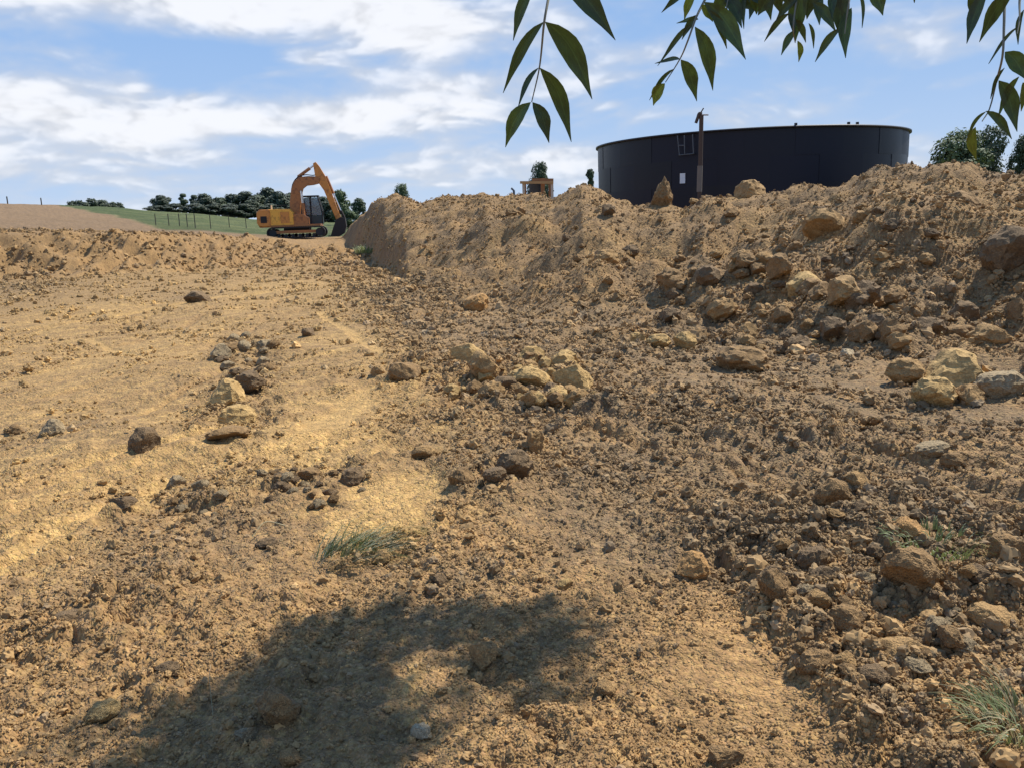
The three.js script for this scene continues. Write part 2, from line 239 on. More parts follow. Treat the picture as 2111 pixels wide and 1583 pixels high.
const soilMap = tex(1024, (u, v) => {
  const [p, id] = tlumps(u, v, 90, 3), [p2, id2] = tlumps(u, v, 210, 13), g = 0.55 * tnoise(u, v, 24, 1) + 0.45 * tnoise(u, v, 170, 2); let k = 0.74 + 0.24 * g;
  if (p > 0.3) k += (id - 0.5) * 0.22; if (p2 > 0.3) k += (id2 - 0.5) * 0.22; if (p2 > 0.3 && id2 > 0.95) k += 0.12;
  return [k, k * (0.985 + 0.03 * (id - 0.5)), k * (0.97 + 0.08 * (id2 - 0.5))];
}, true);
soilMap.repeat.set(1 / 1.7, 1 / 1.7);
const soilBump = tex(1024, (u, v) => { const h = 0.5 * tlumps(u, v, 26, 71)[0] + 0.35 * tlumps(u, v, 63, 81)[0] + 0.25 * tlumps(u, v, 150, 91)[0] + 0.12 * tnoise(u, v, 400, 5); return [h, h, h]; });
soilBump.repeat.set(1 / 1.3, 1 / 1.3);
const soilMat = new THREE.MeshStandardMaterial({ vertexColors: true, map: soilMap, bumpMap: soilBump, bumpScale: 0.022, roughness: 0.95 });
const fieldMat = new THREE.MeshStandardMaterial({ vertexColors: true, map: soilMap, bumpMap: soilBump, bumpScale: 0.05, roughness: 1 });
{
  const R = [0.0, 0.3, 0.6, 0.9, 1.2, 1.45]; let r = 1.65;
  while (r < 1400) { R.push(r); r *= r < 10 ? 1.0066 : r < 50 ? 1.0044 : r < 90 ? 1.012 : 1.03; }
  const A = [], D = Math.PI / 180; for (let a = -180; a < -53; a += 4) A.push(a * D); for (let i = 0; i <= 1060; i++) A.push((-50 + 100 * i / 1060) * D); for (let a = 54; a <= 180.1; a += 126 / 31) A.push(Math.min(a, 180) * D);
  const NR = R.length, NA = A.length, P = new Float32Array(NR * NA * 3), Cc = new Float32Array(NR * NA * 3), U = new Float32Array(NR * NA * 2), kind = new Uint8Array(NR * NA);
  for (let j = 0; j < NR; j++) for (let i = 0; i < NA; i++) {
    const n = j * NA + i, x = Math.sin(A[i]) * R[j], z = -Math.cos(A[i]) * R[j], q = zone(x, z), fine = Math.abs(A[i]) < 0.88;
    P[3 * n] = x; P[3 * n + 2] = z; P[3 * n + 1] = heightOf(x, z, fine ? cellOf(R[j]) : Math.max(0.03, R[j] * 0.07), q);
    const c = colorOf(x, z, q); Cc[3 * n] = c[0]; Cc[3 * n + 1] = c[1]; Cc[3 * n + 2] = c[2]; U[2 * n] = x; U[2 * n + 1] = z;
    kind[n] = q.heap > 0.1 && (1 - greenAt(q, x, z)) + q.hm > 0.4 ? 1 : greenAt(q, x, z) > 0.5 && q.hm < 0.3 ? 2 : 0;
  }
  const idx = [[], [], []];
  for (let j = 0; j < NR - 1; j++) for (let i = 0; i < NA - 1; i++) { const a = j * NA + i, b = a + 1, c = a + NA, d = c + 1, L = idx[kind[a]]; if (j) L.push(a, b, c); L.push(b, d, c); }
  const all = new THREE.BufferGeometry(); all.setAttribute('position', new THREE.BufferAttribute(P, 3)); all.setIndex([...[]]); all.setIndex(new THREE.BufferAttribute(Uint32Array.from(idx[0].concat(idx[1], idx[2])), 1)); all.computeVertexNormals();
  const N = all.attributes.normal.array;
  const info = [['ground', soilMat], ['spoil_heap', soilMat], ['grass_field', fieldMat]];
  idx.forEach((L, k) => {
    const map = new Int32Array(NR * NA).fill(-1), list = []; const I = new Uint32Array(L.length);
    for (let t = 0; t < L.length; t++) { const v = L[t]; if (map[v] < 0) { map[v] = list.length; list.push(v); } I[t] = map[v]; }
    const g = new THREE.BufferGeometry(), pick = (S, w) => { const o = new Float32Array(list.length * w); list.forEach((v, n) => { for (let c = 0; c < w; c++) o[n * w + c] = S[v * w + c]; }); return new THREE.BufferAttribute(o, w); };
    g.setAttribute('position', pick(P, 3)); g.setAttribute('normal', pick(N, 3)); g.setAttribute('color', pick(Cc, 3)); g.setAttribute('uv', pick(U, 2)); g.setIndex(new THREE.BufferAttribute(I, 1));
    const m = mesh(info[k][0], g, info[k][1]); m.userData.kind = 'structure';
    m.userData.label = ['stripped bare earth floor of pale clay and brown clods', 'long heap of dug brown soil running across the right side', 'green grass field on the rise behind the excavator'][k];
    console.log(info[k][0], L.length / 3);
  });
}
console.log('terrain');

// ---------------------------------------------------------------- rocks and clods
const rockTex = tex(512, (u, v) => { const k = 0.72 + 0.12 * tnoise(u, v, 9, 7) + 0.2 * tnoise(u, v, 60, 8) + (tlumps(u, v, 70, 9)[0] > 0.45 ? 0.1 : 0); return [k, k * 0.985, k * 0.95]; }, true);
const rockBump = tex(512, (u, v) => { const h = 0.4 * tnoise(u, v, 12, 4) + 0.3 * tnoise(u, v, 40, 5) + 0.3 * tlumps(u, v, 55, 6)[0]; return [h, h, h]; });
function rockGeo(seed, detail, cuts, rough, crease = 0.45) {
  const R = rng(seed); let g = new THREE.IcosahedronGeometry(1, detail); g.deleteAttribute('uv'); g.deleteAttribute('normal'); g = mergeVertices(g, 1e-4);
  const p = g.attributes.position, pl = []; for (let i = 0; i < cuts; i++) pl.push([V(R() * 2 - 1, R() * 2 - 1, R() * 2 - 1).normalize(), 0.5 + 0.4 * R()]);
  const v = V(0, 0, 0), o = R() * 50;
  for (let i = 0; i < p.count; i++) {
    v.fromBufferAttribute(p, i); for (const [n, d] of pl) { const e = v.dot(n) - d; if (e > 0) v.addScaledVector(n, -e * 0.92); }
    v.multiplyScalar(1 + rough * (fbm3(v.x * 1.6 + o, v.y * 1.6, v.z * 1.6, 2) + 0.5 * fbm3(v.x * 5 + o, v.y * 5, v.z * 5, 2)));
    p.setXYZ(i, v.x, v.y, v.z);
  }
  g.computeVertexNormals();
  const c = toCreasedNormals(g, crease), q = c.attributes.position, nn = c.attributes.normal, uv = new Float32Array(q.count * 2);
  for (let i = 0; i < q.count; i++) { const ax = Math.abs(nn.getX(i)), ay = Math.abs(nn.getY(i)), az = Math.abs(nn.getZ(i)); const [s, t] = ay > ax && ay > az ? [q.getX(i), q.getZ(i)] : ax > az ? [q.getZ(i), q.getY(i)] : [q.getX(i), q.getY(i)]; uv[2 * i] = s * 0.3 + seed * 0.37; uv[2 * i + 1] = t * 0.3; }
  c.setAttribute('uv', new THREE.BufferAttribute(uv, 2)); return c;
}
const bigRocks = Array.from({ length: 14 }, (_, i) => rockGeo(100 + i, 7, 7 + (i % 5), 0.17));
const midRocks = Array.from({ length: 8 }, (_, i) => rockGeo(200 + i, 4, 6 + (i % 3), 0.26));
const smallRocks = Array.from({ length: 7 }, (_, i) => rockGeo(300 + i, 2, 6, 0.6, 0.35));
const rockMats = { pale: [0.52, 0.345, 0.14], tan: [0.40, 0.25, 0.105], brown: [0.30, 0.185, 0.08], dark: [0.205, 0.135, 0.07], grey: [0.35, 0.265, 0.155], orange: [0.46, 0.265, 0.10], white: [0.62, 0.50, 0.33] };
for (const k in rockMats) rockMats[k] = new THREE.MeshStandardMaterial({ color: rgb(...rockMats[k]), map: rockTex, bumpMap: rockBump, bumpScale: 0.012, roughness: 0.94 });
const RR = rng(77);
function placeRock(geo, mat, name, px, py, w, h, sink = 0.35, depth = 0.85) {
  w *= 1.14; h *= 1.14; const g = gp(px, py + h * 0.28), d = Math.hypot(g.x, g.z, EYE), sx = w / 2 * d / F, sy = h / 2 * d / F * 1.12, m = mesh(name, geo, mat);
  m.scale.set(sx, sy, lerp(sx, sy, 0.4) * depth * 1.2); m.rotation.y = Math.atan2(-g.x, -g.z) * 1 + (RR() - 0.5) * 0.7;
  m.rotation.z = (RR() - 0.5) * 0.3; m.position.set(g.x, ground(g.x, g.z) + sy * (1 - 2 * sink), g.z); return m;
}
const rocks = [ // pixel centre, width, height, tone, label
  [1700, 497, 74, 56, 'tan', 'blocky tan boulder alone on the upper heap slope below the tank', 2], [1249, 531, 46, 36, 'tan', 'round tan boulder halfway up the heap, left of a small dark stone'], [1300, 520, 32, 20, 'dark', 'small dark stone right of the round tan boulder on the heap'],
  [980, 628, 48, 38, 'orange', 'orange tan boulder alone at the foot of the heap'], [1672, 594, 92, 62, 'pale', 'large pale boulder resting on the lower heap slope', 2], [1606, 588, 44, 44, 'brown', 'brown boulder just left of the large pale heap boulder'],
  [1848, 571, 38, 32, 'tan', 'tan stone on the open heap slope right of the large pale boulder'], [2088, 482, 84, 70, 'dark', 'big dark overhanging boulder at the right edge, high on the heap'], [1990, 430, 58, 32, 'brown', 'wide brown clod near the top of the heap at right'],
  [2077, 346, 54, 26, 'brown', 'brown boulder sitting on the heap crest at far right'], 
  [1385, 588, 58, 40, 'brown', 'rough brown clod on mid heap above a dark hollow'], [1392, 646, 62, 42, 'dark', 'dark block at the toe of the heap below the brown clod'], [1530, 744, 92, 50, 'brown', 'long brown slab lying alone on grey soil right of centre', 1.5], [1745, 728, 30, 24, 'white', 'small cream coloured stone below the heap toe at right'],
  [1958, 768, 122, 76, 'pale', 'biggest rounded yellow boulder in the boulder cluster at right', 3], [1923, 812, 66, 54, 'pale', 'squarish yellow boulder in front of the biggest rounded boulder'], [1995, 806, 50, 46, 'tan', 'pointed tan boulder below the biggest rounded boulder, on its right'], [2056, 792, 72, 54, 'grey', 'flat greyish boulder at the right end of the boulder cluster'], [1862, 782, 64, 36, 'tan', 'low tan slab left of the boulder cluster'],
  [1186, 782, 84, 66, 'pale', 'pale slab leaning at the right end of the central rock row', 2], [1096, 788, 78, 54, 'pale', 'pale flat rock left of the leaning slab'], [1040, 810, 56, 28, 'dark', 'low dark clod at the left below the pale flat rock'], [1181, 833, 36, 30, 'pale', 'small pale stone in front of the leaning slab'], [1132, 808, 46, 34, 'dark', 'dark stone wedged between two pale rocks'],
  [998, 766, 58, 60, 'tan', 'upright rounded tan rock in the central row'], [968, 735, 74, 50, 'pale', 'wide tan rock behind the upright rounded rock'], [836, 766, 60, 48, 'brown', 'round brown rock at the left of the central row'], [779, 768, 40, 32, 'tan', 'leftmost small tan rock of the central row'],
  [1312, 702, 34, 24, 'pale', 'first pale stone of the short row below the heap'], [1357, 712, 44, 28, 'pale', 'middle pale stone of the short row below the heap'], [1412, 715, 42, 32, 'pale', 'last pale stone of the short row below the heap'],
  [464, 816, 74, 54, 'pale', 'rounded yellow boulder on the pale clay at left', 2], [486, 855, 68, 38, 'pale', 'flat yellow stone in front of the rounded left boulder'], [516, 788, 56, 38, 'dark', 'dark clod behind the rounded left boulder'], [470, 893, 76, 24, 'brown', 'long low brown slab at the front of the left boulder group'],
  [300, 907, 54, 48, 'dark', 'dark pyramid shaped rock alone on the pale clay'], [410, 615, 48, 26, 'dark', 'dark clod far out on the clay toward the bank'], [105, 881, 44, 30, 'grey', 'grey rock near the left edge on the clay'], [35, 888, 28, 22, 'brown', 'small brown stone at the left edge'], [256, 1046, 48, 22, 'dark', 'flat dark stone beside the yellow wheel track at left'], [148, 1276, 54, 32, 'dark', 'dark stone in a small hollow at lower left'],
  [633, 690, 30, 20, 'dark', 'small dark clod on the clay right of the clod pile'], [1100, 911, 40, 42, 'tan', 'tan rock with dark underside at picture centre'], [1060, 974, 62, 52, 'dark', 'large dark clod below the centre rock'], [952, 995, 46, 40, 'brown', 'brown clod left of the large dark clod'], [1020, 1006, 44, 28, 'dark', 'low dark clod between the brown and large dark clods'],
  [722, 979, 46, 32, 'dark', 'dark oval stone above the bright yellow clay patch'], [640, 966, 54, 28, 'brown', 'brown slab left of the dark oval stone'], [876, 946, 50, 30, 'tan', 'tan slab at the upper right of the yellow clay patch'],
  [1716, 1056, 60, 60, 'brown', 'tall brown rock at the top of the lower right rubble'], [1766, 1040, 50, 40, 'tan', 'tan rock behind the tall brown rubble rock'], [1425, 1174, 72, 46, 'orange', 'orange rock alone left of the rubble'], [1872, 1141, 62, 38, 'orange', 'orange capped stone in the middle of the rubble'],
  [1872, 1232, 86, 74, 'brown', 'largest rounded rock in the lower right rubble', 3], [2046, 1293, 72, 46, 'tan', 'smooth egg shaped rock at the right of the rubble'], [1852, 1372, 108, 58, 'tan', 'broad flat slab in the lower rubble', 1.5], [2066, 1172, 66, 62, 'brown', 'dark brown rock at the right edge of the rubble'], [1682, 1392, 66, 50, 'brown', 'brown rock on the lower left lip of the rubble'],
  [1592, 1250, 48, 54, 'brown', 'upright brown rock at the left lip of the rubble'], [1672, 1180, 50, 52, 'dark', 'dark rock inside the left part of the rubble'], [1740, 1300, 60, 40, 'brown', 'brown rock in the heart of the rubble left of the largest'], [1960, 1340, 50, 36, 'brown', 'brown stone between the broad slab and the egg shaped rock'], [1790, 1440, 60, 40, 'dark', 'dark clod below the broad flat slab'],
  [1164, 1197, 36, 18, 'pale', 'small pale stone lying flat below picture centre'], [905, 1194, 38, 20, 'dark', 'small dark stone right of the grass tuft'], [787, 1150, 48, 24, 'tan', 'tan slab at the foot of the green grass tuft'], [576, 1472, 70, 64, 'brown', 'round brown rock inside the leaf shadow'], [998, 1362, 58, 50, 'tan', 'tan rock at the right part of the leaf shadow'], [868, 1508, 34, 28, 'white', 'whitish stone at the lower edge of the leaf shadow'],
  [594, 1566, 46, 22, 'orange', 'peach coloured stone at the bottom edge in shadow'], [504, 1526, 44, 22, 'grey', 'grey stone left of the peach coloured stone'], [212, 1466, 56, 34, 'pale', 'pale yellow stone at lower left'], [345, 1386, 40, 20, 'dark', 'thin dark stone above the leaf shadow at left'], [1918, 936, 56, 26, 'grey', 'flat grey slab on the raked soil at right'], [1965, 950, 40, 22, 'brown', 'brown stone right of the flat grey slab'],
  [1742, 642, 74, 52, 'tan', 'rounded tan hump at the heap toe'], [1612, 650, 44, 46, 'brown', 'upper clod of the small clod stack on the heap toe'], [1628, 690, 40, 30, 'dark', 'lower clod of the small clod stack on the heap toe'], [1728, 684, 56, 34, 'dark', 'dark clod under the rounded tan hump'], [1805, 672, 50, 32, 'dark', 'dark clod right of the rounded tan hump'], [2042, 664, 66, 46, 'tan', 'tan boulder at the heap toe near the right edge'], [2105, 578, 34, 42, 'brown', 'brown boulder cut by the right edge on mid heap'],
  [1670, 705, 34, 26, 'pale', 'pale stone below the clod stack'], [1245, 1425, 40, 26, 'tan', 'tan stone right of the leaf shadow'], [1490, 1560, 70, 34, 'brown', 'brown clod at the bottom edge right of centre'], [550, 1126, 40, 20, 'dark', 'dark stone under the fallen stalk left of the tuft']];
rocks.forEach(([x, y, w, h, t, label, g], i) => tag(placeRock(bigRocks[(i * 5 + (g ? Math.floor(g) : 0)) % 14], rockMats[t], h > 40 || w > 60 ? 'boulder' : 'stone', x, y, w, h, i % 3 ? 0.33 : 0.27), label, h > 40 || w > 60 ? 'boulder' : 'stone'));
{ // the upright pillar of soil and the blocky clod, both on the crest
  const g = at(1363, 392, 23.6), geo = rockGeo(440, 9, 6, 0.3), p = geo.attributes.position; for (let i = 0; i < p.count; i++) { const k = 1.15 - 0.34 * p.getY(i); p.setX(i, p.getX(i) * k); p.setZ(i, p.getZ(i) * k); } geo.computeVertexNormals();
  const m = mesh('soil_pillar', geo, rockMats.brown); m.scale.set(0.24, 0.5, 0.25); m.position.set(g.x, g.y - 0.14, g.z); tag(m, 'upright pillar of soil on the heap crest before the tank', 'soil pillar');
  const c = at(1545, 396, 20.9), q = mesh('boulder', bigRocks[6], rockMats.tan); q.scale.set(0.40, 0.30, 0.38); q.rotation.y = 0.8; q.position.set(c.x, c.y - 0.02, c.z); tag(q, 'blocky clod on the heap crest in front of the tank', 'boulder');
}
const clusters = [ // centre, spread, count, size range in pixels, tones, label, group
  [512, 730, 66, 46, 30, 17, 40, ['brown', 'dark', 'grey'], 'clod in the pile on the pale clay,', 'clods of the pile on the clay'],
  [640, 1000, 110, 46, 34, 12, 30, ['brown', 'dark', 'grey'], 'clod in the windrow above the yellow patch,', 'clods of the windrow on the clay'],
  [400, 1020, 80, 36, 20, 12, 30, ['brown', 'tan', 'grey'], 'clod in the windrow beside the left wheel track,', 'clods beside the left track'],
  [1080, 790, 160, 60, 44, 20, 52, ['tan', 'pale', 'pale', 'brown'], 'rock among the central row rocks,', 'small rocks of the central row'],
  [1800, 1260, 230, 190, 70, 16, 46, ['brown', 'dark', 'tan', 'grey'], 'clod in the lower right rubble,', 'clods of the lower right rubble'],
  [1700, 640, 390, 85, 64, 18, 56, ['brown', 'dark', 'tan'], 'clod along the heap toe,', 'clods along the heap toe'],
  [1500, 490, 480, 80, 50, 10, 30, ['brown', 'dark', 'tan'], 'clod stuck in the open heap slope,', 'clods on the heap slope']];
const toneWord = { brown: 'brown', dark: 'dark brown', grey: 'greyish', tan: 'tan', pale: 'pale yellow' };
for (const [cx, cy, sx, sy, n, w0, w1, tones, label, grp] of clusters) for (let k = 0; k < n; k++) {
  const a = RR() * 6.283, q = Math.sqrt(RR()), w = w0 + (w1 - w0) * Math.pow(RR(), 2);
  const tone = tones[Math.floor(RR() * tones.length)], size = (w - w0) / (w1 - w0), px = cx + Math.cos(a) * q * sx, py = cy + Math.sin(a) * q * sy;
  const side = (px < cx - sx * 0.3 ? 'left' : px > cx + sx * 0.3 ? 'right' : 'middle') + (py < cy ? ' rear' : ' front');
  tag(placeRock(midRocks[Math.floor(RR() * 8)], rockMats[tone], 'clod', px, py, w, w * (0.55 + 0.3 * RR()), 0.3), [size < 0.1 ? 'tiny' : size < 0.45 ? 'small' : 'chunky', toneWord[tone], label, side, 'part'].join(' '), 'clod', grp);
}
{ // loose crumbs and pebbles nobody could count
  const N = 490000, per = smallRocks.map(() => []), R = rng(909), m4 = new THREE.Matrix4(), e = new THREE.Euler(), qt = new THREE.Quaternion(), c = new THREE.Color();
  for (let k = 0; k < N; k++) {
    const r = 1.75 * Math.exp(R() * Math.log(48 / 1.75)), a = (R() * 2 - 1) * 0.87, x = Math.sin(a) * r, z = -Math.cos(a) * r, u = R(), acc = R(), pick = R(), q = zone(x, z);
    let want = 0.36 + 0.45 * q.cl + 0.6 * q.rough + 0.2 * q.hm - 0.24 * q.clay - 0.2 * q.strip - 0.3 * q.track + 0.4 * n2b(x * 0.8, z * 0.8);
    if (q.hm > 0.3 && r > q.bank[1]) want *= 1;
    if (acc > want) continue;
    const s = Math.min(r * 0.00085 / Math.pow(1 - u * 0.996, 0.40), 0.0075 * r, 0.11) * (1 - 0.3 * q.clay) * (1 + 0.6 * q.rough) * (1 - 0.45 * q.hm * smooth(10, 20, r)), y = ground(x, z) + s * 0.25;
    e.set(R() * 6.28, R() * 6.28, R() * 6.28); qt.setFromEuler(e); m4.compose(V(x, y, z), qt, V(s * (0.8 + 0.5 * R()), s * (0.6 + 0.4 * R()), s * (0.8 + 0.5 * R())));
    const b = colorOf(x, z, q), t = 0.62 + 0.5 * R() + (pick > 0.975 ? 0.45 : 0), gy = pick < 0.12 ? 0.25 : 0;
    const l = (b[0] + b[1] + b[2]) / 3; per[k % 7].push([m4.clone(), [lerp(b[0], l * 1.15, gy) * t, lerp(b[1], l, gy) * t, lerp(b[2], l * 0.8, gy) * t]]);
  }
  const pm = new THREE.MeshStandardMaterial({ color: 0xffffff, roughness: 0.95 });
  per.forEach((L, k) => { const im = named(new THREE.InstancedMesh(smallRocks[k], pm, L.length), 'soil_crumbs'); L.forEach(([m, col], i) => { im.setMatrixAt(i, m); im.setColorAt(i, c.setRGB(clamp(col[0], 0.02, 0.8), clamp(col[1], 0.02, 0.75), clamp(col[2], 0.01, 0.6))); }); tag(im, 'loose crumbs and pebbles of soil scattered over the bare earth', 'soil crumbs', null, 'stuff'); });
  console.log('crumbs', per.reduce((s, L) => s + L.length, 0));
}

// ---------------------------------------------------------------- tubes, bars, plates
function tube(pts, r0, r1 = r0, sides = 7) { // a tapered tube through points
  const curve = pts.length > 2 ? new THREE.CatmullRomCurve3(pts) : new THREE.LineCurve3(pts[0], pts[1]), seg = pts.length > 2 ? pts.length * 4 : 1, g = new THREE.TubeGeometry(curve, seg, 1, sides, false), p = g.attributes.position, n = g.attributes.normal;
  for (let i = 0; i <= seg; i++) { const c = curve.getPointAt(i / seg), r = lerp(r0, r1, i / seg); for (let j = 0; j <= sides; j++) { const k = i * (sides + 1) + j; p.setXYZ(k, c.x + n.getX(k) * r, c.y + n.getY(k) * r, c.z + n.getZ(k) * r); } }
  return g;
}
const rod = (a, b, r, sides = 12) => { const g = new THREE.CylinderGeometry(r, r, a.distanceTo(b), sides); g.applyQuaternion(new THREE.Quaternion().setFromUnitVectors(V(0, 1, 0), b.clone().sub(a).normalize())); return g.translate((a.x + b.x) / 2, (a.y + b.y) / 2, (a.z + b.z) / 2); };
const box = (w, h, d, x = 0, y = 0, z = 0) => new THREE.BoxGeometry(w, h, d).translate(x, y, z);
const flatG = (a) => mergeGeometries(a.map((g) => { const q = g.index ? g.toNonIndexed() : g; for (const k of Object.keys(q.attributes)) if (!['position', 'normal', 'uv'].includes(k)) q.deleteAttribute(k); return q; }));
function plate(pts, depth, z = 0, bevel = 0.02) { const s = new THREE.Shape(pts.map(([x, y]) => new THREE.Vector2(x, y))); const g = new THREE.ExtrudeGeometry(s, { depth: Math.max(depth - 2 * bevel, 0.001), bevelEnabled: bevel > 0, bevelSize: bevel, bevelThickness: bevel, bevelSegments: 2, steps: 1 }); return g.translate(0, 0, z - Math.max(depth - 2 * bevel, 0.001) / 2); }

// ---------------------------------------------------------------- the slurry tank
{
  const D = 54.8, RT = 8.9, TOP = EYE + 4.02, aL = azOf(1233, 300), aR = azOf(1876, 265), ac = (aL + aR) / 2, R0 = D * Math.sin((aR - aL) / 2), c = V(Math.sin(ac) * D, 0.1, -Math.cos(ac) * D);
  const T = group('slurry_tank', c); tag(T, 'large round black steel slurry tank behind the spoil heap', 'tank');
  const N = 22, RINGS = 4, H = TOP - c.y, hr = H / RINGS, mats = [0, 1, 2, 3].map((i) => new THREE.MeshPhysicalMaterial({ color: rgb(0.006 + 0.0008 * i, 0.0075 + 0.0008 * i, 0.016 + 0.0015 * (i % 3)), roughness: 0.40 + 0.04 * (i % 3), specularIntensity: 0.55 }));
  const panel = [0, 1].map((k) => { // a curved sheet, alternate sheets lapped a few millimetres outside their neighbours
    const seg = 6, a1 = 2 * Math.PI / N * 0.508, r = R0 + k * 0.018, pos = [], ix = [], add = (a, y, rr) => pos.push(Math.sin(a) * rr, y, Math.cos(a) * rr);
    for (let i = 0; i <= seg; i++) { const a = lerp(-a1, a1, i / seg); add(a, 0, r); add(a, hr + 0.03, r); add(a, hr + 0.03, r - 0.015); add(a, 0, r - 0.015); }
    for (let i = 0; i < seg; i++) for (let j = 0; j < 4; j++) { const p = i * 4 + j, q = i * 4 + (j + 1) % 4; ix.push(p, p + 4, q, q, p + 4, q + 4); }
    const e = seg * 4; ix.push(0, 1, 2, 0, 2, 3, e, e + 2, e + 1, e, e + 3, e + 2);
    const g = new THREE.BufferGeometry(); g.setAttribute('position', new THREE.Float32BufferAttribute(pos, 3)); g.setIndex(ix); return toCreasedNormals(g, 0.6);
  });
  for (let k = 0; k < RINGS; k++) for (let i = 0; i < N; i++) { const m = mesh('wall_panel', panel[(i + k) % 2], mats[(i * 7 + k * 3) % 4], T); m.rotation.y = (i + (k % 2) * 0.5) * 2 * Math.PI / N; m.position.y = k * hr - 0.002 * k; }
  const dark = std(0.012, 0.014, 0.02, 0.5), grey = std(0.10, 0.11, 0.12, 0.6, { metalness: 0.3 });
  const rim = new THREE.LatheGeometry([[R0 - 0.02, H - 0.06], [R0 + 0.14, H - 0.06], [R0 + 0.14, H + 0.035], [R0 - 0.02, H + 0.035], [R0 - 0.02, H - 0.06]].map(([x, y]) => new THREE.Vector2(x, y)), 120); mesh('rim', rim, dark, T);
  mesh('tank_floor', new THREE.CylinderGeometry(R0 - 0.03, R0 - 0.03, 0.1, 60).translate(0, 0.06, 0), std(0.1, 0.09, 0.07), T);
  const onWall = (px, py, out = 0) => { const d = ray(px, py), o = camera.position.clone().sub(c), A = d.x * d.x + d.z * d.z, B = 2 * (o.x * d.x + o.z * d.z), C = o.x * o.x + o.z * o.z - (R0 + out) ** 2, t = (-B - Math.sqrt(Math.max(0, B * B - 4 * A * C))) / (2 * A); return o.addScaledVector(d, t); };
  const P = (px, py) => onWall(px, py, 0.28), fr = [[1397, 280, 1401, 320], [1411, 279, 1412, 318], [1428, 277, 1430, 316], [1400, 320, 1431, 317], [1398, 300, 1412, 300]];
  const pf = fr.map(([a, b, x, y]) => mesh('platform_bar', rod(P(a, b), P(x, y), 0.028, 8), grey, T));
  for (const [x, y] of [[1400, 320], [1431, 317], [1397, 282], [1428, 279]]) mesh('wall_bracket', rod(P(x, y), onWall(x, y, 0), 0.025, 8), grey, T);
  for (const [x, y] of [[1641, 257], [1750, 254], [1768, 254]]) { const q = onWall(x, y + 6, 0.03); mesh('rim_bracket', box(0.12, 0.24, 0.12, q.x, H + 0.04, q.z), dark, T); }
  { const q = onWall(1407.5, 368, 0.04), m = mesh('notice', new THREE.BoxGeometry(0.30, 0.52, 0.02), std(0.62, 0.64, 0.66, 0.6), T); m.position.copy(q); m.rotation.y = Math.atan2(q.x, q.z); m.userData.label = 'small white blank notice'; }
}
// the pole before the tank
{
  const d = 44, foot = at(1441.5, 392, d), y0 = 0.3, base = V(foot.x, y0, foot.z), g = group('standing_pole', base); tag(g, 'rusty brown pole with hooked top standing before the tank', 'pole');
  const L = (x, y, dz = 0) => at(x, y, d + dz).sub(base), top = L(1446, 232), wood = std(0.075, 0.048, 0.035, 0.85);
  mesh('shaft', rod(V(0, -0.3, 0), L(1446.5, 238), 0.105, 14), wood, g);
  const low = mesh('lower_sleeve', rod(L(1442, 396), L(1443.5, 342), 0.13, 14), std(0.17, 0.14, 0.115, 0.9), g); low.userData.label = 'paler greyish lower sleeve';
  mesh('hook_arm', tube([L(1435, 254), L(1439, 243), L(1443, 234), L(1447, 236)], 0.075, 0.09), wood, g);
  mesh('rod', rod(L(1444, 234), L(1451, 223), 0.03, 8), wood, g);
  mesh('cross_arm', rod(L(1444, 237), L(1461, 237), 0.035, 8), std(0.3, 0.27, 0.25, 0.7), g);
}
// timber stand and bent pipe behind the heap
{
  const d = 42, gy = 0.4, base = at(1106, 400, d).setY(gy), g = group('timber_stand', base); tag(g, 'orange brown timber stand with open legs behind the heap', 'stand');
  const L = (x, y, dz = 0) => at(x, y, d + dz).sub(base), w = std(0.40, 0.24, 0.10, 0.85), w2 = std(0.27, 0.13, 0.055, 0.85), pale = std(0.45, 0.40, 0.33, 0.85);
  const leg = (x, m, dz) => { const t = L(x, 376, dz); mesh('leg', box(0.12, t.y + 0.3, 0.12, t.x, (t.y + 0.3) / 2 - 0.3, t.z), m, g); };
  leg(1079, pale, 0); leg(1138, pale, 0); leg(1082, w2, 1.1); leg(1133, w2, 1.1);
  const beam = (x0, x1, y, dz, m, h) => { const a = L(x0, y, dz), b = L(x1, y, dz), q = mesh('beam', new THREE.BoxGeometry(a.distanceTo(b), h, 0.11), m, g); q.position.copy(a).add(b).multiplyScalar(0.5); q.rotation.z = Math.atan2(b.y - a.y, b.x - a.x); };
  beam(1072, 1141, 376.5, -0.12, w, 0.12); beam(1097, 1141, 371, 0.3, w2, 0.12); beam(1080, 1136, 378, 1.15, w2, 0.1);
  { const a = L(1119, 384, 0.1); mesh('board', box(0.19, 0.75, 0.06, a.x, a.y, a.z), w2, g); }
  { const a = L(1104, 388, 0.5); const q = mesh('dark_bin', new THREE.CylinderGeometry(0.34, 0.3, 0.5, 18), std(0.035, 0.04, 0.045, 0.7), g); q.position.copy(a); }
  const p0 = at(1059, 400, 40), gp0 = group('bent_pipe', V(p0.x, 0.4, p0.z)), Q = (x, y) => at(x, y, 40).sub(gp0.position); tag(gp0, 'short blue grey bent pipe sticking up behind the heap', 'pipe');
  mesh('pipe', tube([V(0, -0.2, 0), Q(1059.5, 398), Q(1058.5, 391), Q(1054, 388)], 0.055), std(0.06, 0.085, 0.12, 0.5), gp0);
}
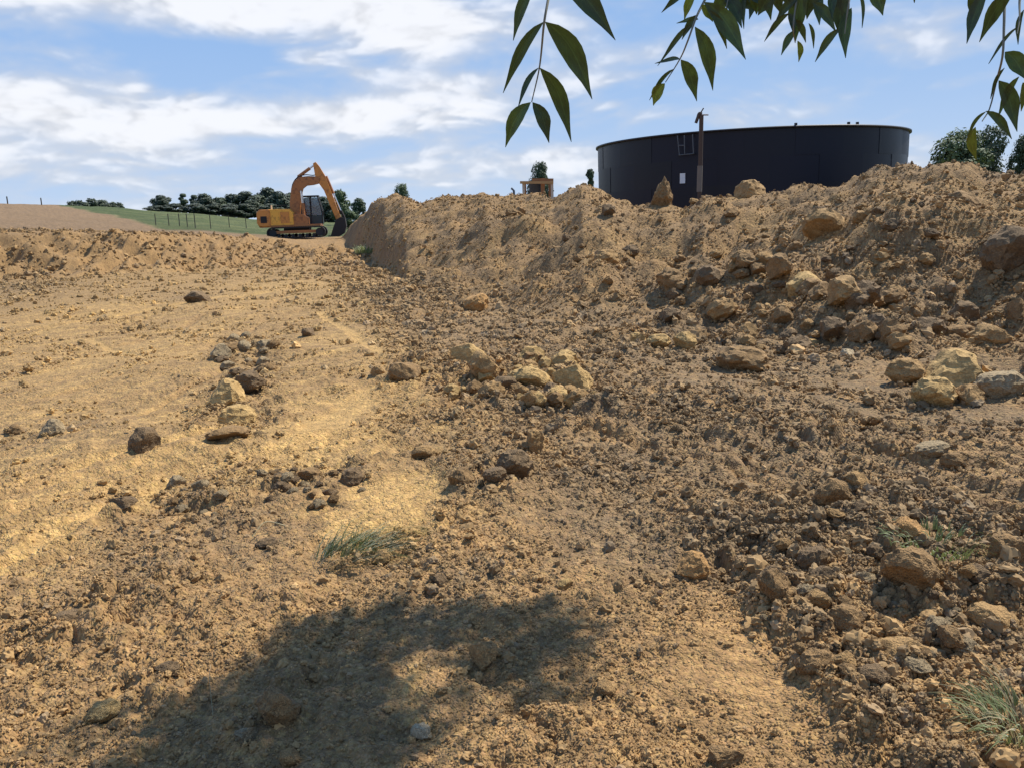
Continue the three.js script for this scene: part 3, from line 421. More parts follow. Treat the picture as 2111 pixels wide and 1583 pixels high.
// ---------------------------------------------------------------- the excavator
{
  const d = 62, base = at(539 + 2.75 / d * F * 0.98, 488, d), E = group('excavator', V(base.x, baseAt(Math.atan2(base.x, -base.z), d, base.x, base.z) + 0.02, base.z), 0.13);
  tag(E, 'orange tracked excavator with its arm folded down at the far end', 'excavator');
  const paintTex = tex(256, (u, v) => { const a = tnoise(u, v, 6, 1) * 0.6 + tnoise(u, v, 23, 2) * 0.4, s = clamp((a - 0.5) * 3) * 0.45; return [1 - s * 0.5, 1 - s * 0.55, 1 - s * 0.5]; }, true);
  const P = (r, g, b, ro = 0.45) => new THREE.MeshPhysicalMaterial({ color: rgb(r, g, b), roughness: ro, map: paintTex, clearcoat: 0.3, clearcoatRoughness: 0.4 });
  const yel = P(0.85, 0.42, 0.04), org = P(0.62, 0.235, 0.03), rust = P(0.40, 0.15, 0.035, 0.6), blk = std(0.02, 0.02, 0.022, 0.7), steel = std(0.035, 0.03, 0.028, 0.75, { metalness: 0.3 }), chrome = std(0.75, 0.74, 0.70, 0.25, { metalness: 0.9 }), glass = new THREE.MeshPhysicalMaterial({ color: rgb(0.6, 0.7, 0.75), roughness: 0.03, transmission: 0.85, thickness: 0, ior: 1.5 }), cream = std(0.72, 0.62, 0.42, 0.5);
  E.scale.setScalar(0.91); const X = (u) => u - 2.75, S = (p) => p.map(([u, v]) => [X(u), v]);
  for (const z of [-1.1, 1.1]) { // tracks
    const t = new THREE.Group(); t.name = 'track'; t.position.z = z; E.add(t);
    const sh = new THREE.Shape(), r = 0.42, l = 1.75; sh.absarc(-l, r, r, Math.PI / 2, Math.PI * 1.5); sh.absarc(l, r, r, -Math.PI / 2, Math.PI / 2); sh.closePath(); const ho = new THREE.Path(), q = r - 0.09; ho.absarc(-l, r, q, Math.PI / 2, Math.PI * 1.5); ho.absarc(l, r, q, -Math.PI / 2, Math.PI / 2); ho.closePath(); sh.holes.push(ho);
    mesh('belt', new THREE.ExtrudeGeometry(sh, { depth: 0.56, bevelEnabled: false, curveSegments: 10 }).translate(0, 0, -0.28), steel, t);
    const shoes = []; for (let i = 0; i < 22; i++) { const x = -1.75 + i * 3.5 / 21; shoes.push(box(0.05, 0.04, 0.58, x, 0.005, 0), box(0.05, 0.04, 0.58, x, 0.85, 0)); } mesh('track_grousers', flatG(shoes), steel, t).userData.kind = 'stuff';
    for (const x of [-1.75, 1.75]) mesh('sprocket', new THREE.CylinderGeometry(0.3, 0.3, 0.4, 16).rotateX(Math.PI / 2).translate(x, 0.42, 0), blk, t);
    for (let i = 0; i < 6; i++) mesh('roller', new THREE.CylinderGeometry(0.13, 0.13, 0.42, 12).rotateX(Math.PI / 2).translate(-1.3 + i * 0.52, 0.2, 0), blk, t);
    mesh('track_frame', box(3.0, 0.22, 0.3, 0, 0.47, 0), rust, t);
  }
  mesh('undercarriage', flatG([box(1.9, 0.35, 1.7, 0, 0.62, 0), new THREE.CylinderGeometry(0.62, 0.62, 0.25, 24).translate(0, 0.9, 0)]), blk, E);
  mesh('counterweight', plate(S([[0.12, 0.98], [0.9, 0.95], [0.9, 2.12], [0.2, 2.12], [0.02, 1.95], [0, 1.2]]), 2.7, 0, 0.06), org, E);
  const h = mesh('engine_house', plate(S([[0.92, 0.98], [2.6, 0.98], [2.6, 1.9], [2.35, 2.15], [0.92, 2.15]]), 2.6, 0, 0.04), yel, E);
  for (const [x, w] of [[1.3, 0.6], [2.02, 0.66]]) mesh('side_door', box(w, 0.85, 0.03, X(x), 1.55, 1.305), x < 1.5 ? yel : org, E);
  mesh('air_grille', flatG(Array.from({ length: 6 }, (_, i) => box(0.42, 0.035, 0.03, X(0.46), 1.25 + i * 0.075, 1.36))), blk, E); mesh('vent_recess', box(0.46, 0.5, 0.015, X(0.46), 1.44, 1.346), blk, E);
  mesh('deck', box(4.5, 0.16, 2.6, X(2.35), 0.93, 0), rust, E);
  mesh('fuel_tank', plate(S([[2.62, 1.0], [3.7, 1.0], [3.7, 1.45], [3.3, 1.75], [2.62, 1.75]]), 0.75, 0.85, 0.04), rust, E);
  mesh('exhaust', flatG([rod(V(X(1.0), 2.1, 0.6), V(X(1.0), 2.5, 0.6), 0.06)]), cream, E);
  mesh('handrail', flatG([rod(V(X(2.2), 2.1, 1.2), V(X(2.2), 2.45, 1.2), 0.02, 6), rod(V(X(1.4), 2.1, 1.2), V(X(1.4), 2.45, 1.2), 0.02, 6), rod(V(X(1.4), 2.45, 1.2), V(X(2.2), 2.45, 1.2), 0.02, 6)]), blk, E);
  { // cab on the far side of the boom
    const cab = new THREE.Group(); cab.name = 'cab'; cab.position.set(X(2.95), 1.0, -0.85); E.add(cab);
    const w = 0.95, pil = (x, y0, x1, y1, z) => mesh('pillar', rod(V(x, y0, z), V(x1, y1, z), 0.05, 6), blk, cab);
    for (const z of [-w / 2, w / 2]) { pil(0, 0, 0.05, 2.05, z); pil(0.85, 0, 0.85, 2.08, z); pil(1.7, 0, 1.72, 1.0, z); pil(1.72, 1.0, 1.45, 2.05, z); }
    mesh('roof', box(1.55, 0.1, w + 0.12, 0.74, 2.12, 0), blk, cab); mesh('lower_shell', box(1.7, 0.62, w, 0.86, 0.32, 0), std(0.025, 0.05, 0.05, 0.5), cab); mesh('seat', flatG([box(0.5, 0.5, 0.5, 0.45, 0.85, 0), box(0.14, 0.75, 0.5, 0.22, 1.35, 0)]), blk, cab);
    for (const z of [-w / 2, w / 2]) { mesh('window_pane', box(0.74, 1.3, 0.012, 0.44, 1.36, z), glass, cab); mesh('window_pane', plate([[0.93, 0.66], [1.64, 0.66], [1.64, 1.0], [1.42, 2.02], [0.93, 2.02]], 0.012, z, 0), glass, cab); }
    const f = mesh('windscreen', new THREE.BoxGeometry(0.012, 1.1, w - 0.12), glass, cab); f.position.set(1.59, 1.52, 0); f.rotation.z = 0.25;
  }
  mesh('boom', plate(S([[2.3, 1.45], [2.38, 2.6], [2.58, 3.7], [2.85, 4.22], [3.25, 4.5], [3.9, 4.55], [4.55, 4.5], [4.72, 4.3], [4.6, 4.05], [4.2, 3.96], [3.7, 3.92], [3.4, 3.7], [3.22, 3.2], [3.1, 2.4], [3.0, 1.45]]), 0.5, 0.15, 0.035), rust, E);
  mesh('arm', plate(S([[4.34, 5.5], [4.5, 5.58], [4.72, 5.3], [5.12, 4.55], [5.42, 3.6], [5.85, 2.1], [6.16, 1.15], [5.98, 1.02], [5.82, 1.15], [5.5, 2.0], [5.0, 3.5], [4.62, 4.1], [4.44, 4.4]]), 0.42, 0.15, 0.03), org, E);
  for (const z of [0.02, 0.28]) mesh('hydraulic_hose', tube([[2.42, 2.2], [2.52, 3.2], [2.72, 4.05], [3.1, 4.5], [3.7, 4.68], [4.3, 4.62], [4.75, 4.75], [4.95, 4.55]].map(([u, v]) => V(X(u) - 0.03, v + 0.02, z)), 0.03, 0.03, 6), blk, E);
  const cyl = (a, b, r, name, z, k = 0.58) => { const A = V(X(a[0]), a[1], z), B = V(X(b[0]), b[1], z), M = A.clone().lerp(B, k), c = mesh(name, rod(A, M, r), rust, E); mesh('piston_rod', rod(M, B, r * 0.55), chrome, c); };
  mesh('cylinder_lug', plate(S([[2.95, 4.2], [3.5, 4.45], [3.3, 4.72], [3.08, 4.68]]), 0.12, 0.15, 0.01), rust, E); cyl([3.2, 4.62], [4.4, 5.42], 0.12, 'arm_cylinder', 0.15, 0.7); cyl([3.35, 1.35], [3.25, 3.5], 0.11, 'boom_cylinder', 0.52); cyl([3.35, 1.35], [3.25, 3.5], 0.11, 'boom_cylinder', -0.22); cyl([5.2, 4.55], [6.12, 1.95], 0.10, 'bucket_cylinder', 0.15, 0.5);
  mesh('bucket_link', flatG([rod(V(X(6.12), 1.95, 0.15), V(X(5.8), 1.5, 0.15), 0.09), rod(V(X(6.12), 1.95, 0.15), V(X(6.36), 1.35, 0.15), 0.1)]), steel, E);
  { const bk = new THREE.Group(); bk.name = 'bucket'; bk.position.set(0, 0, 0.15); E.add(bk); const side = S([[5.25, 0.03], [5.85, 0.0], [6.3, 0.25], [6.48, 0.75], [6.42, 1.35], [6.1, 1.45], [5.75, 1.25], [5.5, 0.7]]);
    for (const z of [-0.55, 0.55]) mesh('side_plate', plate(side, 0.05, z, 0.01), steel, bk);
    const out = side.slice(0, 6), inn = out.map(([x, y]) => [lerp(x, X(5.8), 0.07), lerp(y, 0.75, 0.07)]).reverse(); mesh('shell', plate([...out, ...inn], 1.12, 0, 0), steel, bk);
    for (let i = 0; i < 5; i++) mesh('tooth', box(0.24, 0.08, 0.09, X(5.17), 0.05, -0.48 + i * 0.24), steel, bk); }
}
console.log('excavator');

// ---------------------------------------------------------------- trees beyond the site
const leafMats = [[0.055, 0.088, 0.032], [0.085, 0.13, 0.04], [0.062, 0.098, 0.030], [0.040, 0.066, 0.030]].map((c) => new THREE.MeshPhysicalMaterial({ color: rgb(...c), roughness: 0.8, transmission: 0.25, thickness: 0, side: THREE.DoubleSide }));
const bark = std(0.075, 0.058, 0.042, 0.95);
function crownGeo(seed, lobes, n, leaf) { // leaf clumps spread through overlapping lobes
  const R = rng(seed), pos = [], nor = [], L = lobes.map(([x, y, z, r]) => V(x, y, z)), rr = lobes.map((l) => l[3]), tot = rr.reduce((s, r) => s + r * r, 0);
  for (let i = 0; i < n; i++) {
    let t = R() * tot, k = 0; while (k < rr.length - 1 && (t -= rr[k] * rr[k]) > 0) k++;
    const dir = V(R() * 2 - 1, R() * 2 - 1, R() * 2 - 1).normalize(), q = rr[k] * (0.55 + 0.5 * Math.sqrt(R())) * (0.8 + 0.35 * fbm3(dir.x * 2.2 + k, dir.y * 2.2, dir.z * 2.2, 2)), c = L[k].clone().addScaledVector(dir, q); c.y = L[k].y + dir.y * q * 0.85;
    const nn = dir.clone().multiplyScalar(0.7).add(V(R() - 0.5, R() * 0.8, R() - 0.5)).normalize(), a = nn.clone().cross(V(R() - 0.5, R() - 0.5, R() - 0.5)).normalize(), b = nn.clone().cross(a), s = leaf * (0.6 + 0.8 * R());
    const v = [[-1, -0.3], [0.1, -1], [0.9, 0.1], [0, 1]].map(([u, w]) => c.clone().addScaledVector(a, u * s).addScaledVector(b, w * s * 0.75).addScaledVector(nn, (R() - 0.5) * s * 0.5));
    for (const w of [0, 1, 2, 0, 2, 3]) pos.push(v[w].x, v[w].y, v[w].z);
  }
  const g = new THREE.BufferGeometry(); g.setAttribute('position', new THREE.Float32BufferAttribute(pos, 3)); g.computeVertexNormals(); return g;
}
function makeTree(seed, kind, n = 4200, fine = 1) { // unit tree: 1 m high
  const R = rng(seed), lobes = [], t = new THREE.Group(), slim = kind === 'slim', w = slim ? 0.16 : kind === 'bush' ? 0.42 : 0.30, y0 = kind === 'bush' ? 0.08 : slim ? 0.12 : 0.16;
  const nl = slim ? 6 : 11; for (let i = 0; i < nl; i++) { const y = y0 + (0.92 - y0) * (i + 0.5) / nl, f = Math.sin(Math.PI * clamp((y - y0 + 0.12) / (1.12 - y0))), a = i * 2.4 + R(), q = w * f * (0.35 + 0.45 * R()); lobes.push([Math.cos(a) * q, y, Math.sin(a) * q, (slim ? 0.12 : 0.185) * (0.75 + 0.5 * R())]); }
  t.userData.parts = [['trunk', tube([V(0, -0.05, 0), V(0.01, 0.3, 0), V(-0.005, 0.72, 0.01)], 0.026, 0.008), bark], ['limbs', flatG(lobes.slice(1, 7).map(([x, y, z]) => tube([V(0, y * 0.6, 0), V(x * 0.5, y * 0.85, z * 0.5), V(x, y, z)], 0.01, 0.003, 5))), bark], ['crown', crownGeo(seed + 1, lobes, n, (slim ? 0.024 : 0.03) * fine), null]];
  return t.userData.parts;
}
const protos = { round: [makeTree(31, 'round'), makeTree(37, 'round'), makeTree(41, 'round')], slim: [makeTree(51, 'slim')], bush: [makeTree(61, 'bush'), makeTree(67, 'bush')], near: [makeTree(71, 'near', 11000, 0.5), makeTree(73, 'near', 11000, 0.5)] };
function plantTree(name, kind, v, px, topY, footY, wpx, dist, mat, label, grp, foot) {
  const top = at(px, topY, dist), fy = foot ?? baseAt(Math.atan2(top.x, -top.z), dist, top.x, top.z), hgt = (top.y - fy) * 1.0, g = group(name, V(top.x, fy, top.z), px * 1.7), parts = protos[kind][v % protos[kind].length], natural = kind === 'slim' ? 0.46 : kind === 'bush' ? 0.95 : 0.72, wid = wpx * dist / F / natural;
  g.scale.set(wid, hgt, wid); for (const [n, geo, m] of parts) mesh(n, geo, m ?? leafMats[mat], g);
  return tag(g, label, 'tree', grp);
}
const ORD = ['first', 'second', 'third', 'fourth', 'fifth', 'sixth', 'seventh', 'eighth', 'ninth', 'tenth', 'eleventh', 'twelfth', 'thirteenth'];
const wood = 'trees of the line behind the field';
[[330, 405, 34, 'round', 'lone rounded tree at the left end of the far tree line'], [374, 399, 20, 'slim', 'tall slim tree first in the main far tree line'], [396, 402, 20, 'slim', 'shorter slim tree second in the main far tree line'], [420, 402, 40, 'round', null], [447, 410, 40, 'round', null], [472, 404, 42, 'round', null], [502, 397, 48, 'round', 'broad domed tree in the middle of the far tree line'], [530, 404, 40, 'round', null], [546, 391, 46, 'round', 'tallest tree of the far tree line, above the excavator rear'], [574, 397, 44, 'round', null], [600, 400, 40, 'round', null], [636, 410, 44, 'round', null], [664, 408, 44, 'round', null]].forEach(([x, y, w, k, label], i) =>
  plantTree('far_tree', k, i, x, y - 3, 445, w * 1.3, 215 + (i % 3) * 6, [3, 0, 3][i % 3], label ?? `dark rounded tree, ${ORD[i]} from the left in the far tree line`, wood));
[[318, 424, 50], [355, 420, 60], [400, 419, 64], [436, 420, 60], [470, 420, 70], [505, 421, 70], [550, 420, 76], [592, 424, 70], [640, 428, 70], [680, 432, 60]].forEach(([x, y, w], i) => plantTree('hedge_bush', 'bush', i, x, y, 446, w, 206 + i, 3, `low dark bush, ${ORD[i]} from the left under the far tree line`, 'bushes under the far tree line'));
[[138, 422, 30], [150, 416, 50], [168, 412, 54], [184, 411, 54], [200, 412, 54], [216, 414, 50], [230, 416, 44], [243, 419, 36]].forEach(([x, y, w], i) => plantTree('hedge_tree', 'bush', i, x, y, 430, w, 250 + i * 2, 3, `low dark tree, ${ORD[i]} from the left in the short skyline hedge`, 'hedge on the left skyline', 2.2));
plantTree('field_tree', 'round', 1, 700, 391, 440, 44, 150, 1, 'rounded green tree just right of the excavator arm');
plantTree('field_tree', 'bush', 1, 738, 410, 450, 50, 140, 0, 'bushy tree between the excavator and the heap end');
plantTree('field_bush', 'bush', 0, 722, 432, 460, 56, 110, 1, 'pale green bush low beside the heap end').userData.category = 'bush';
plantTree('field_tree', 'near', 2, 828, 377, 440, 46, 90, 1, 'tree top showing above the left end of the heap');
plantTree('field_tree', 'near', 0, 1112, 331, 440, 58, 75, 0, 'rounded tree behind the timber stand');
plantTree('field_tree', 'slim', 0, 1215, 341, 440, 34, 75, 0, 'narrow tree beside the left edge of the tank');
plantTree('field_tree', 'near', 1, 1985, 272, 440, 130, 42, 1, 'broad leafy tree on the skyline right of the tank');
plantTree('field_tree', 'near', 1, 2036, 266, 440, 92, 44, 0, 'darker tree close behind the broad leafy tree at right');
plantTree('field_tree', 'near', 2, 2122, 272, 440, 70, 44, 0, 'tree half cut by the right edge of the picture');
// fence across the field
{
  const posts = [[318, 441, 463, 78], [345, 441, 464, 76], [367, 441, 464, 74], [383, 441, 464, 74], [399, 440, 464, 73], [431, 442, 461, 80], [470, 444, 460, 88], [505, 447, 462, 88]], m = std(0.075, 0.065, 0.05, 0.95);
  const b0 = gp(399, 463), F0 = group('wire_fence', V(b0.x, 0, b0.z)); tag(F0, 'thin post and wire fence across the green field', 'fence');
  const tops = posts.map(([x, t, f, d]) => { const p = at(x, t, d).sub(F0.position), w = F0.position.clone().add(p), y = baseAt(Math.atan2(w.x, -w.z), Math.hypot(w.x, w.z), w.x, w.z); mesh('post', rod(V(p.x, y - 0.2, p.z), V(p.x, Math.max(p.y, y + 0.9), p.z), 0.038, 8), m, F0); return V(p.x, Math.max(p.y, y + 0.9), p.z); });
  for (let i = 1; i < tops.length; i++) for (const dy of [0.08, 0.4]) mesh('wire', rod(tops[i - 1].clone().setY(tops[i - 1].y - dy), tops[i].clone().setY(tops[i].y - dy), 0.006, 5), m, F0);
  [[14, 415, 148, 'leftmost post standing on the bare skyline'], [84, 417, 152, 'second post on the bare skyline left of the hedge']].forEach(([x, t, d, label]) => { const p = at(x, t, d), y = baseAt(Math.atan2(p.x, -p.z), d, p.x, p.z), h = Math.max(1.0, p.y - y); tag(mesh('skyline_post', flatG([rod(V(0, -0.2, 0), V(0, h, 0), 0.09, 8), new THREE.ConeGeometry(0.09, 0.08, 8).translate(0, h + 0.04, 0)]), m), label, 'post').position.set(p.x, y, p.z); });
}
console.log('trees');

// ---------------------------------------------------------------- grass, weeds, sticks
const grassMats = [[0.17, 0.21, 0.07], [0.27, 0.28, 0.11], [0.36, 0.30, 0.15]].map((c) => new THREE.MeshPhysicalMaterial({ color: rgb(...c), roughness: 0.85, transmission: 0.4, thickness: 0, side: THREE.DoubleSide }));
function tuft(seed, n, len, lean, spread, wid) {
  const R = rng(seed), pos = [];
  for (let i = 0; i < n; i++) {
    const a = R() * 6.283, q = Math.sqrt(R()) * spread, l = len * (0.45 + 0.6 * R()), d = V(Math.cos(a), 0, Math.sin(a)).multiplyScalar(0.45).add(V(lean[0], 0, lean[1])).multiplyScalar(0.6 + 0.5 * R()), up = 0.55 + 0.5 * R(), b = V(Math.cos(a) * q, -0.01, Math.sin(a) * q), side = V(-d.z, 0, d.x).normalize(), w = wid * (0.6 + 0.7 * R()), seg = 5; let prev;
    for (let s = 0; s <= seg; s++) { const t = s / seg, c = b.clone().addScaledVector(d, l * t * (0.4 + 0.6 * t)).add(V(0, l * up * (t - 0.62 * t * t * (0.6 + d.length())), 0)), e = side.clone().multiplyScalar(w * (1 - t * 0.92)), k = [c.clone().sub(e), c.clone().add(e).add(V(0, w * 0.4, 0))]; if (prev) for (const v of [prev[0], k[0], prev[1], prev[1], k[0], k[1]]) pos.push(v.x, v.y, v.z); prev = k; }
  }
  const g = new THREE.BufferGeometry(); g.setAttribute('position', new THREE.Float32BufferAttribute(pos, 3)); g.computeVertexNormals(); return g;
}
function putTuft(name, px, py, dark, pale, label, cat = 'grass') { const p = gp(px, py), g = group(name, V(p.x, ground(p.x, p.z), p.z)); tag(g, label, cat); mesh('green_blades', dark, grassMats[0], g).userData.kind = 'stuff'; if (pale) mesh('pale_blades', pale, grassMats[1 + (px > 1900 ? 1 : 0)], g).userData.kind = 'stuff'; return g; }
putTuft('grass_tuft', 715, 1150, tuft(1, 90, 0.44, [0.9, -0.45], 0.17, 0.0045), tuft(2, 60, 0.5, [1.0, -0.4], 0.19, 0.004), 'green grass tuft lying over on the clay left of centre');
putTuft('grass_tuft', 762, 1128, tuft(3, 90, 0.3, [0.6, -0.1], 0.13, 0.003), tuft(4, 20, 0.22, [0.8, -0.2], 0.1, 0.002), 'smaller green tuft joining the right side of the lying grass');
putTuft('grass_tuft', 2105, 1570, tuft(5, 150, 0.22, [-0.15, 0], 0.15, 0.003), tuft(6, 40, 0.36, [-0.12, -0.1], 0.13, 0.0022), 'tall grass tuft with pale stalks in the bottom right corner');
putTuft('grass_tuft', 2040, 1520, tuft(15, 50, 0.12, [0.1, 0], 0.1, 0.002), tuft(16, 20, 0.2, [-0.4, -0.1], 0.1, 0.0014), 'thin straw coloured tuft left of the corner grass');
putTuft('weed_patch', 1925, 1178, tuft(7, 130, 0.14, [0, 0.1], 0.2, 0.005), null, 'dark green weeds growing in the rubble above the largest rock', 'weed');
putTuft('weed_patch', 1668, 1172, tuft(8, 24, 0.08, [0, 0], 0.08, 0.003), null, 'tiny green weed at the left of the rubble', 'weed');
putTuft('weed_patch', 762, 512, tuft(9, 90, 0.9, [0.2, 0], 0.7, 0.03), tuft(10, 50, 0.8, [0.2, 0], 0.7, 0.03), 'green weeds at the left foot of the heap', 'weed');
putTuft('weed_patch', 553, 1128, tuft(11, 22, 0.10, [0.4, -0.1], 0.05, 0.003), tuft(12, 8, 0.16, [0.8, -0.1], 0.04, 0.0025), 'small weed beside the dark stone left of the tuft', 'weed');
function stick(pts, r, label, name = 'dry_stalk') { const P = pts.map(([x, y, up]) => { const g = gp(x, y); return V(g.x, ground(g.x, g.z) + up, g.z); }), o = P[0].clone(), m = mesh(name, tube(P.map((p) => p.sub(o)), r, r * 0.5, 6), grassMats[2]); m.position.copy(o); tag(m, label, 'stalk'); }
stick([[1912, 640, 0.03], [1925, 652, 0.06], [1944, 680, 0.04]], 0.018, 'pale straight stick on the lower heap at right');
stick([[588, 1092, 0.03], [550, 1098, 0.06], [520, 1118, 0.03]], 0.004, 'dry bent stalk arching above the small weed');
stick([[440, 1490, 0.01], [436, 1440, 0.05], [438, 1408, 0.04]], 0.0013, 'thin pale stalk upright in the leaf shadow');
stick([[480, 1178, 0.01], [490, 1164, 0.03], [500, 1150, 0.02]], 0.0013, 'short straw left of the small weed');

// ---------------------------------------------------------------- the ash tree over the camera
{
  const foot = V(2.9, 0, 1.3); foot.y = ground(foot.x, foot.z) - 0.05;
  const T = group('ash_tree', foot); tag(T, 'ash tree whose leafy twigs hang into the top of the picture', 'tree');
  const barkA = std(0.16, 0.135, 0.10, 0.95), twigM = std(0.17, 0.17, 0.13, 0.85), R = rng(4242), L = (v) => v.clone().sub(foot);
  const leafTex = tex(256, (u, v) => { const c = Math.abs(u - 0.5), vein = c < 0.025 ? 0.3 : Math.abs(((v * 9 - c * 5) % 1 + 1) % 1 - 0.5) < 0.05 ? 0.1 : 0, k = 0.68 + 0.22 * tnoise(u, v, 8, 1) + 0.1 * tnoise(u, v, 50, 2) + vein; return [k, k, k * 0.88]; }, true);
  const greens = [[0.040, 0.072, 0.018], [0.052, 0.090, 0.020], [0.068, 0.115, 0.022], [0.14, 0.20, 0.03]].map((c) => new THREE.MeshPhysicalMaterial({ color: rgb(...c), map: leafTex, roughness: 0.5, transmission: 0.3, thickness: 0, side: THREE.DoubleSide }));
  // one leaflet from base to tip: lens outline with a drawn-out tip, folded along the midrib and drooping
  function leaflet(b, t, w, face, sag, rows = 9, bow = 1) {
    const ax = t.clone().sub(b), len = ax.length(), d = ax.clone().normalize(), s = d.clone().cross(face).normalize(), n = s.clone().cross(d).normalize(), pos = [], uv = [], ix = [];
    for (let i = 0; i <= rows; i++) { const k = i / rows, ww = w * 0.5 * Math.pow(Math.sin(Math.PI * Math.pow(k, 0.8)), 1.0) * (1 - 0.45 * smooth(0.5, 0.95, k)) + (i && i < rows ? 0.0005 : 0.0003); const c = b.clone().lerp(t, k).addScaledVector(n, sag * len * Math.sin(Math.PI * k)).addScaledVector(s, (s.y > 0 ? 0.15 : -0.15) * bow * len * 2 * k * (1 - k) * (1.5 - k));
      for (let j = -2; j <= 2; j++) { const q = c.clone().addScaledVector(s, ww * j / 2).addScaledVector(n, Math.abs(j) / 2 * ww * 0.3 * (1 + 0.3 * Math.sin(k * 19 + j))); pos.push(q.x, q.y, q.z); uv.push(j / 4 + 0.5, k); } }
    for (let i = 0; i < rows; i++) for (let j = 0; j < 4; j++) { const p = i * 5 + j; ix.push(p, p + 1, p + 5, p + 1, p + 6, p + 5); }
    const g = new THREE.BufferGeometry(); g.setAttribute('position', new THREE.Float32BufferAttribute(pos, 3)); g.setAttribute('uv', new THREE.Float32BufferAttribute(uv, 2)); g.setIndex(ix); g.computeVertexNormals(); return g;
  }
  // twigs and leaflets that hang into the picture: base pixel, tip pixel, width, tone
  const sprays = [
    [1.02, [[1150, -120], [1136, -40], [1130, 0], [1122, 45], [1112, 140], [1096, 211]], [[1104, -32, 1058, 84, 34, 0], [1142, -52, 1269, 83, 66, 0], [1121, 45, 1037, 192, 34, 0], [1124, 45, 1221, 205, 70, 0], [1110, 140, 1068, 222, 16, 0], [1113, 140, 1178, 293, 50, 1], [1094, 211, 1042, 304, 48, 1], [1098, 211, 1132, 295, 44, 0]]],
    [1.16, [[1490, -120], [1462, -20], [1436, 35], [1418, 85], [1402, 122], [1372, 170]], [[1428, 50, 1356, 136, 16, 0], [1433, 55, 1470, 187, 46, 1], [1402, 122, 1350, 131, 12, 0], [1404, 123, 1437, 209, 42, 2], [1390, 142, 1339, 207, 11, 0], [1371, 172, 1347, 218, 36, 3], [1452, 4, 1538, 123, 56, 2], [1462, 20, 1499, 101, 24, 0], [1424, -20, 1364, 26, 20, 0], [1436, -15, 1411, 42, 26, 3], [1447, 10, 1470, 45, 30, 3], [1440, 40, 1395, 48, 14, 1], [1440, 30, 1406, 82, 20, 0]]],
    [1.30, [[1600, -120], [1575, -30], [1560, 10]], [[1575, -30, 1545, 40, 36, 0], [1570, -20, 1590, 42, 30, 1], [1560, -10, 1520, 30, 26, 0], [1590, -40, 1625, 12, 34, 0], [1540, -40, 1500, 12, 40, 1], [1480, -40, 1500, 20, 36, 0]]],
    [1.27, [[1720, -130], [1700, -30], [1690, 10]], [[1700, -30, 1665, 22, 40, 1], [1705, -30, 1740, 24, 44, 0], [1695, -10, 1690, 52, 26, 0], [1640, -40, 1600, 10, 36, 0], [1620, -40, 1640, 24, 36, 0]]],
    [1.24, [[1545, -120], [1510, -30], [1500, 5], [1496, 30]], [[1492, -16, 1530, 58, 38, 0], [1540, -16, 1534, 60, 14, 0], [1508, -24, 1470, 42, 40, 2], [1500, 0, 1560, 22, 30, 0], [1530, -24, 1582, 18, 34, 0], [1556, -20, 1560, 30, 40, 1]]],
    [1.20, [[1660, -130], [1650, -40], [1640, 20], [1636, 60], [1640, 88]], [[1600, -18, 1563, 32, 48, 0], [1648, -8, 1598, 47, 24, 0], [1628, 27, 1576, 86, 16, 0], [1627, 27, 1637, 68, 18, 0], [1662, -22, 1640, 88, 52, 2], [1642, 62, 1611, 114, 20, 2], [1645, 84, 1647, 128, 16, 3], [1676, 5, 1724, 66, 30, 1], [1668, 48, 1678, 100, 9, 0], [1684, -24, 1664, 40, 40, 0], [1588, -20, 1612, 32, 30, 0], [1640, 40, 1662, 88, 18, 0]]],
    [1.12, [[1800, -130], [1764, -40], [1750, 10], [1742, 70]], [[1748, -22, 1734, 84, 46, 0], [1734, 58, 1681, 128, 22, 1], [1756, 16, 1744, 120, 34, 2], [1702, -24, 1742, 30, 30, 0], [1794, -30, 1821, 32, 44, 1], [1768, -22, 1778, 58, 8, 0], [1726, -24, 1716, 40, 24, 0], [1880, -22, 1886, 6, 8, 0]]],
    [1.08, [[2140, -120], [2106, -20], [2103, 40], [2098, 70]], [[2038, -22, 1994, 90, 34, 0], [2092, -22, 2020, 87, 38, 0], [2014, -20, 2004, 40, 26, 0], [2100, 55, 2039, 132, 7, 0], [2112, 20, 2100, 92, 12, 0]]],
    [1.10, [[2088, -120], [2074, -30], [2071, 50], [2068, 115], [2056, 165], [2042, 222], [2026, 250]], [[2073, 107, 2118, 166, 46, 2], [2072, 140, 2043, 204, 8, 0], [2060, 166, 2098, 272, 46, 1], [2102, 158, 2058, 244, 18, 1], [2034, 229, 2087, 287, 22, 1], [2034, 230, 1996, 284, 8, 0], [2012, 262, 2014, 330, 26, 3], [2110, 170, 2106, 230, 22, 1]]]];
  const tips = [];
  sprays.forEach(([d, tw, lv]) => {
    const pts = tw.map(([x, y], i) => L(at(x, y, d + 0.02 * Math.sin(i * 1.7)))); tips.push(pts[0].clone()); mesh('twig', tube(pts, 0.0022, 0.0006, 6), twigM, T);
    lv.forEach(([bx, by, tx, ty, w, m]) => { const e = (R() - 0.5) * 0.05, b = L(at(bx, by, d)), t = L(at(tx, ty, d + e + 0.01)), f = ray(bx, by).negate().add(V((R() - 0.5) * 0.5, (R() - 0.2) * 0.5, (R() - 0.5) * 0.3)).normalize(); mesh('leaf', leaflet(b, t, w * 0.60 * d / F, f, -0.1 + 0.16 * R()), greens[m < 2 && R() < 0.3 ? m + 1 : m], T); });
  });
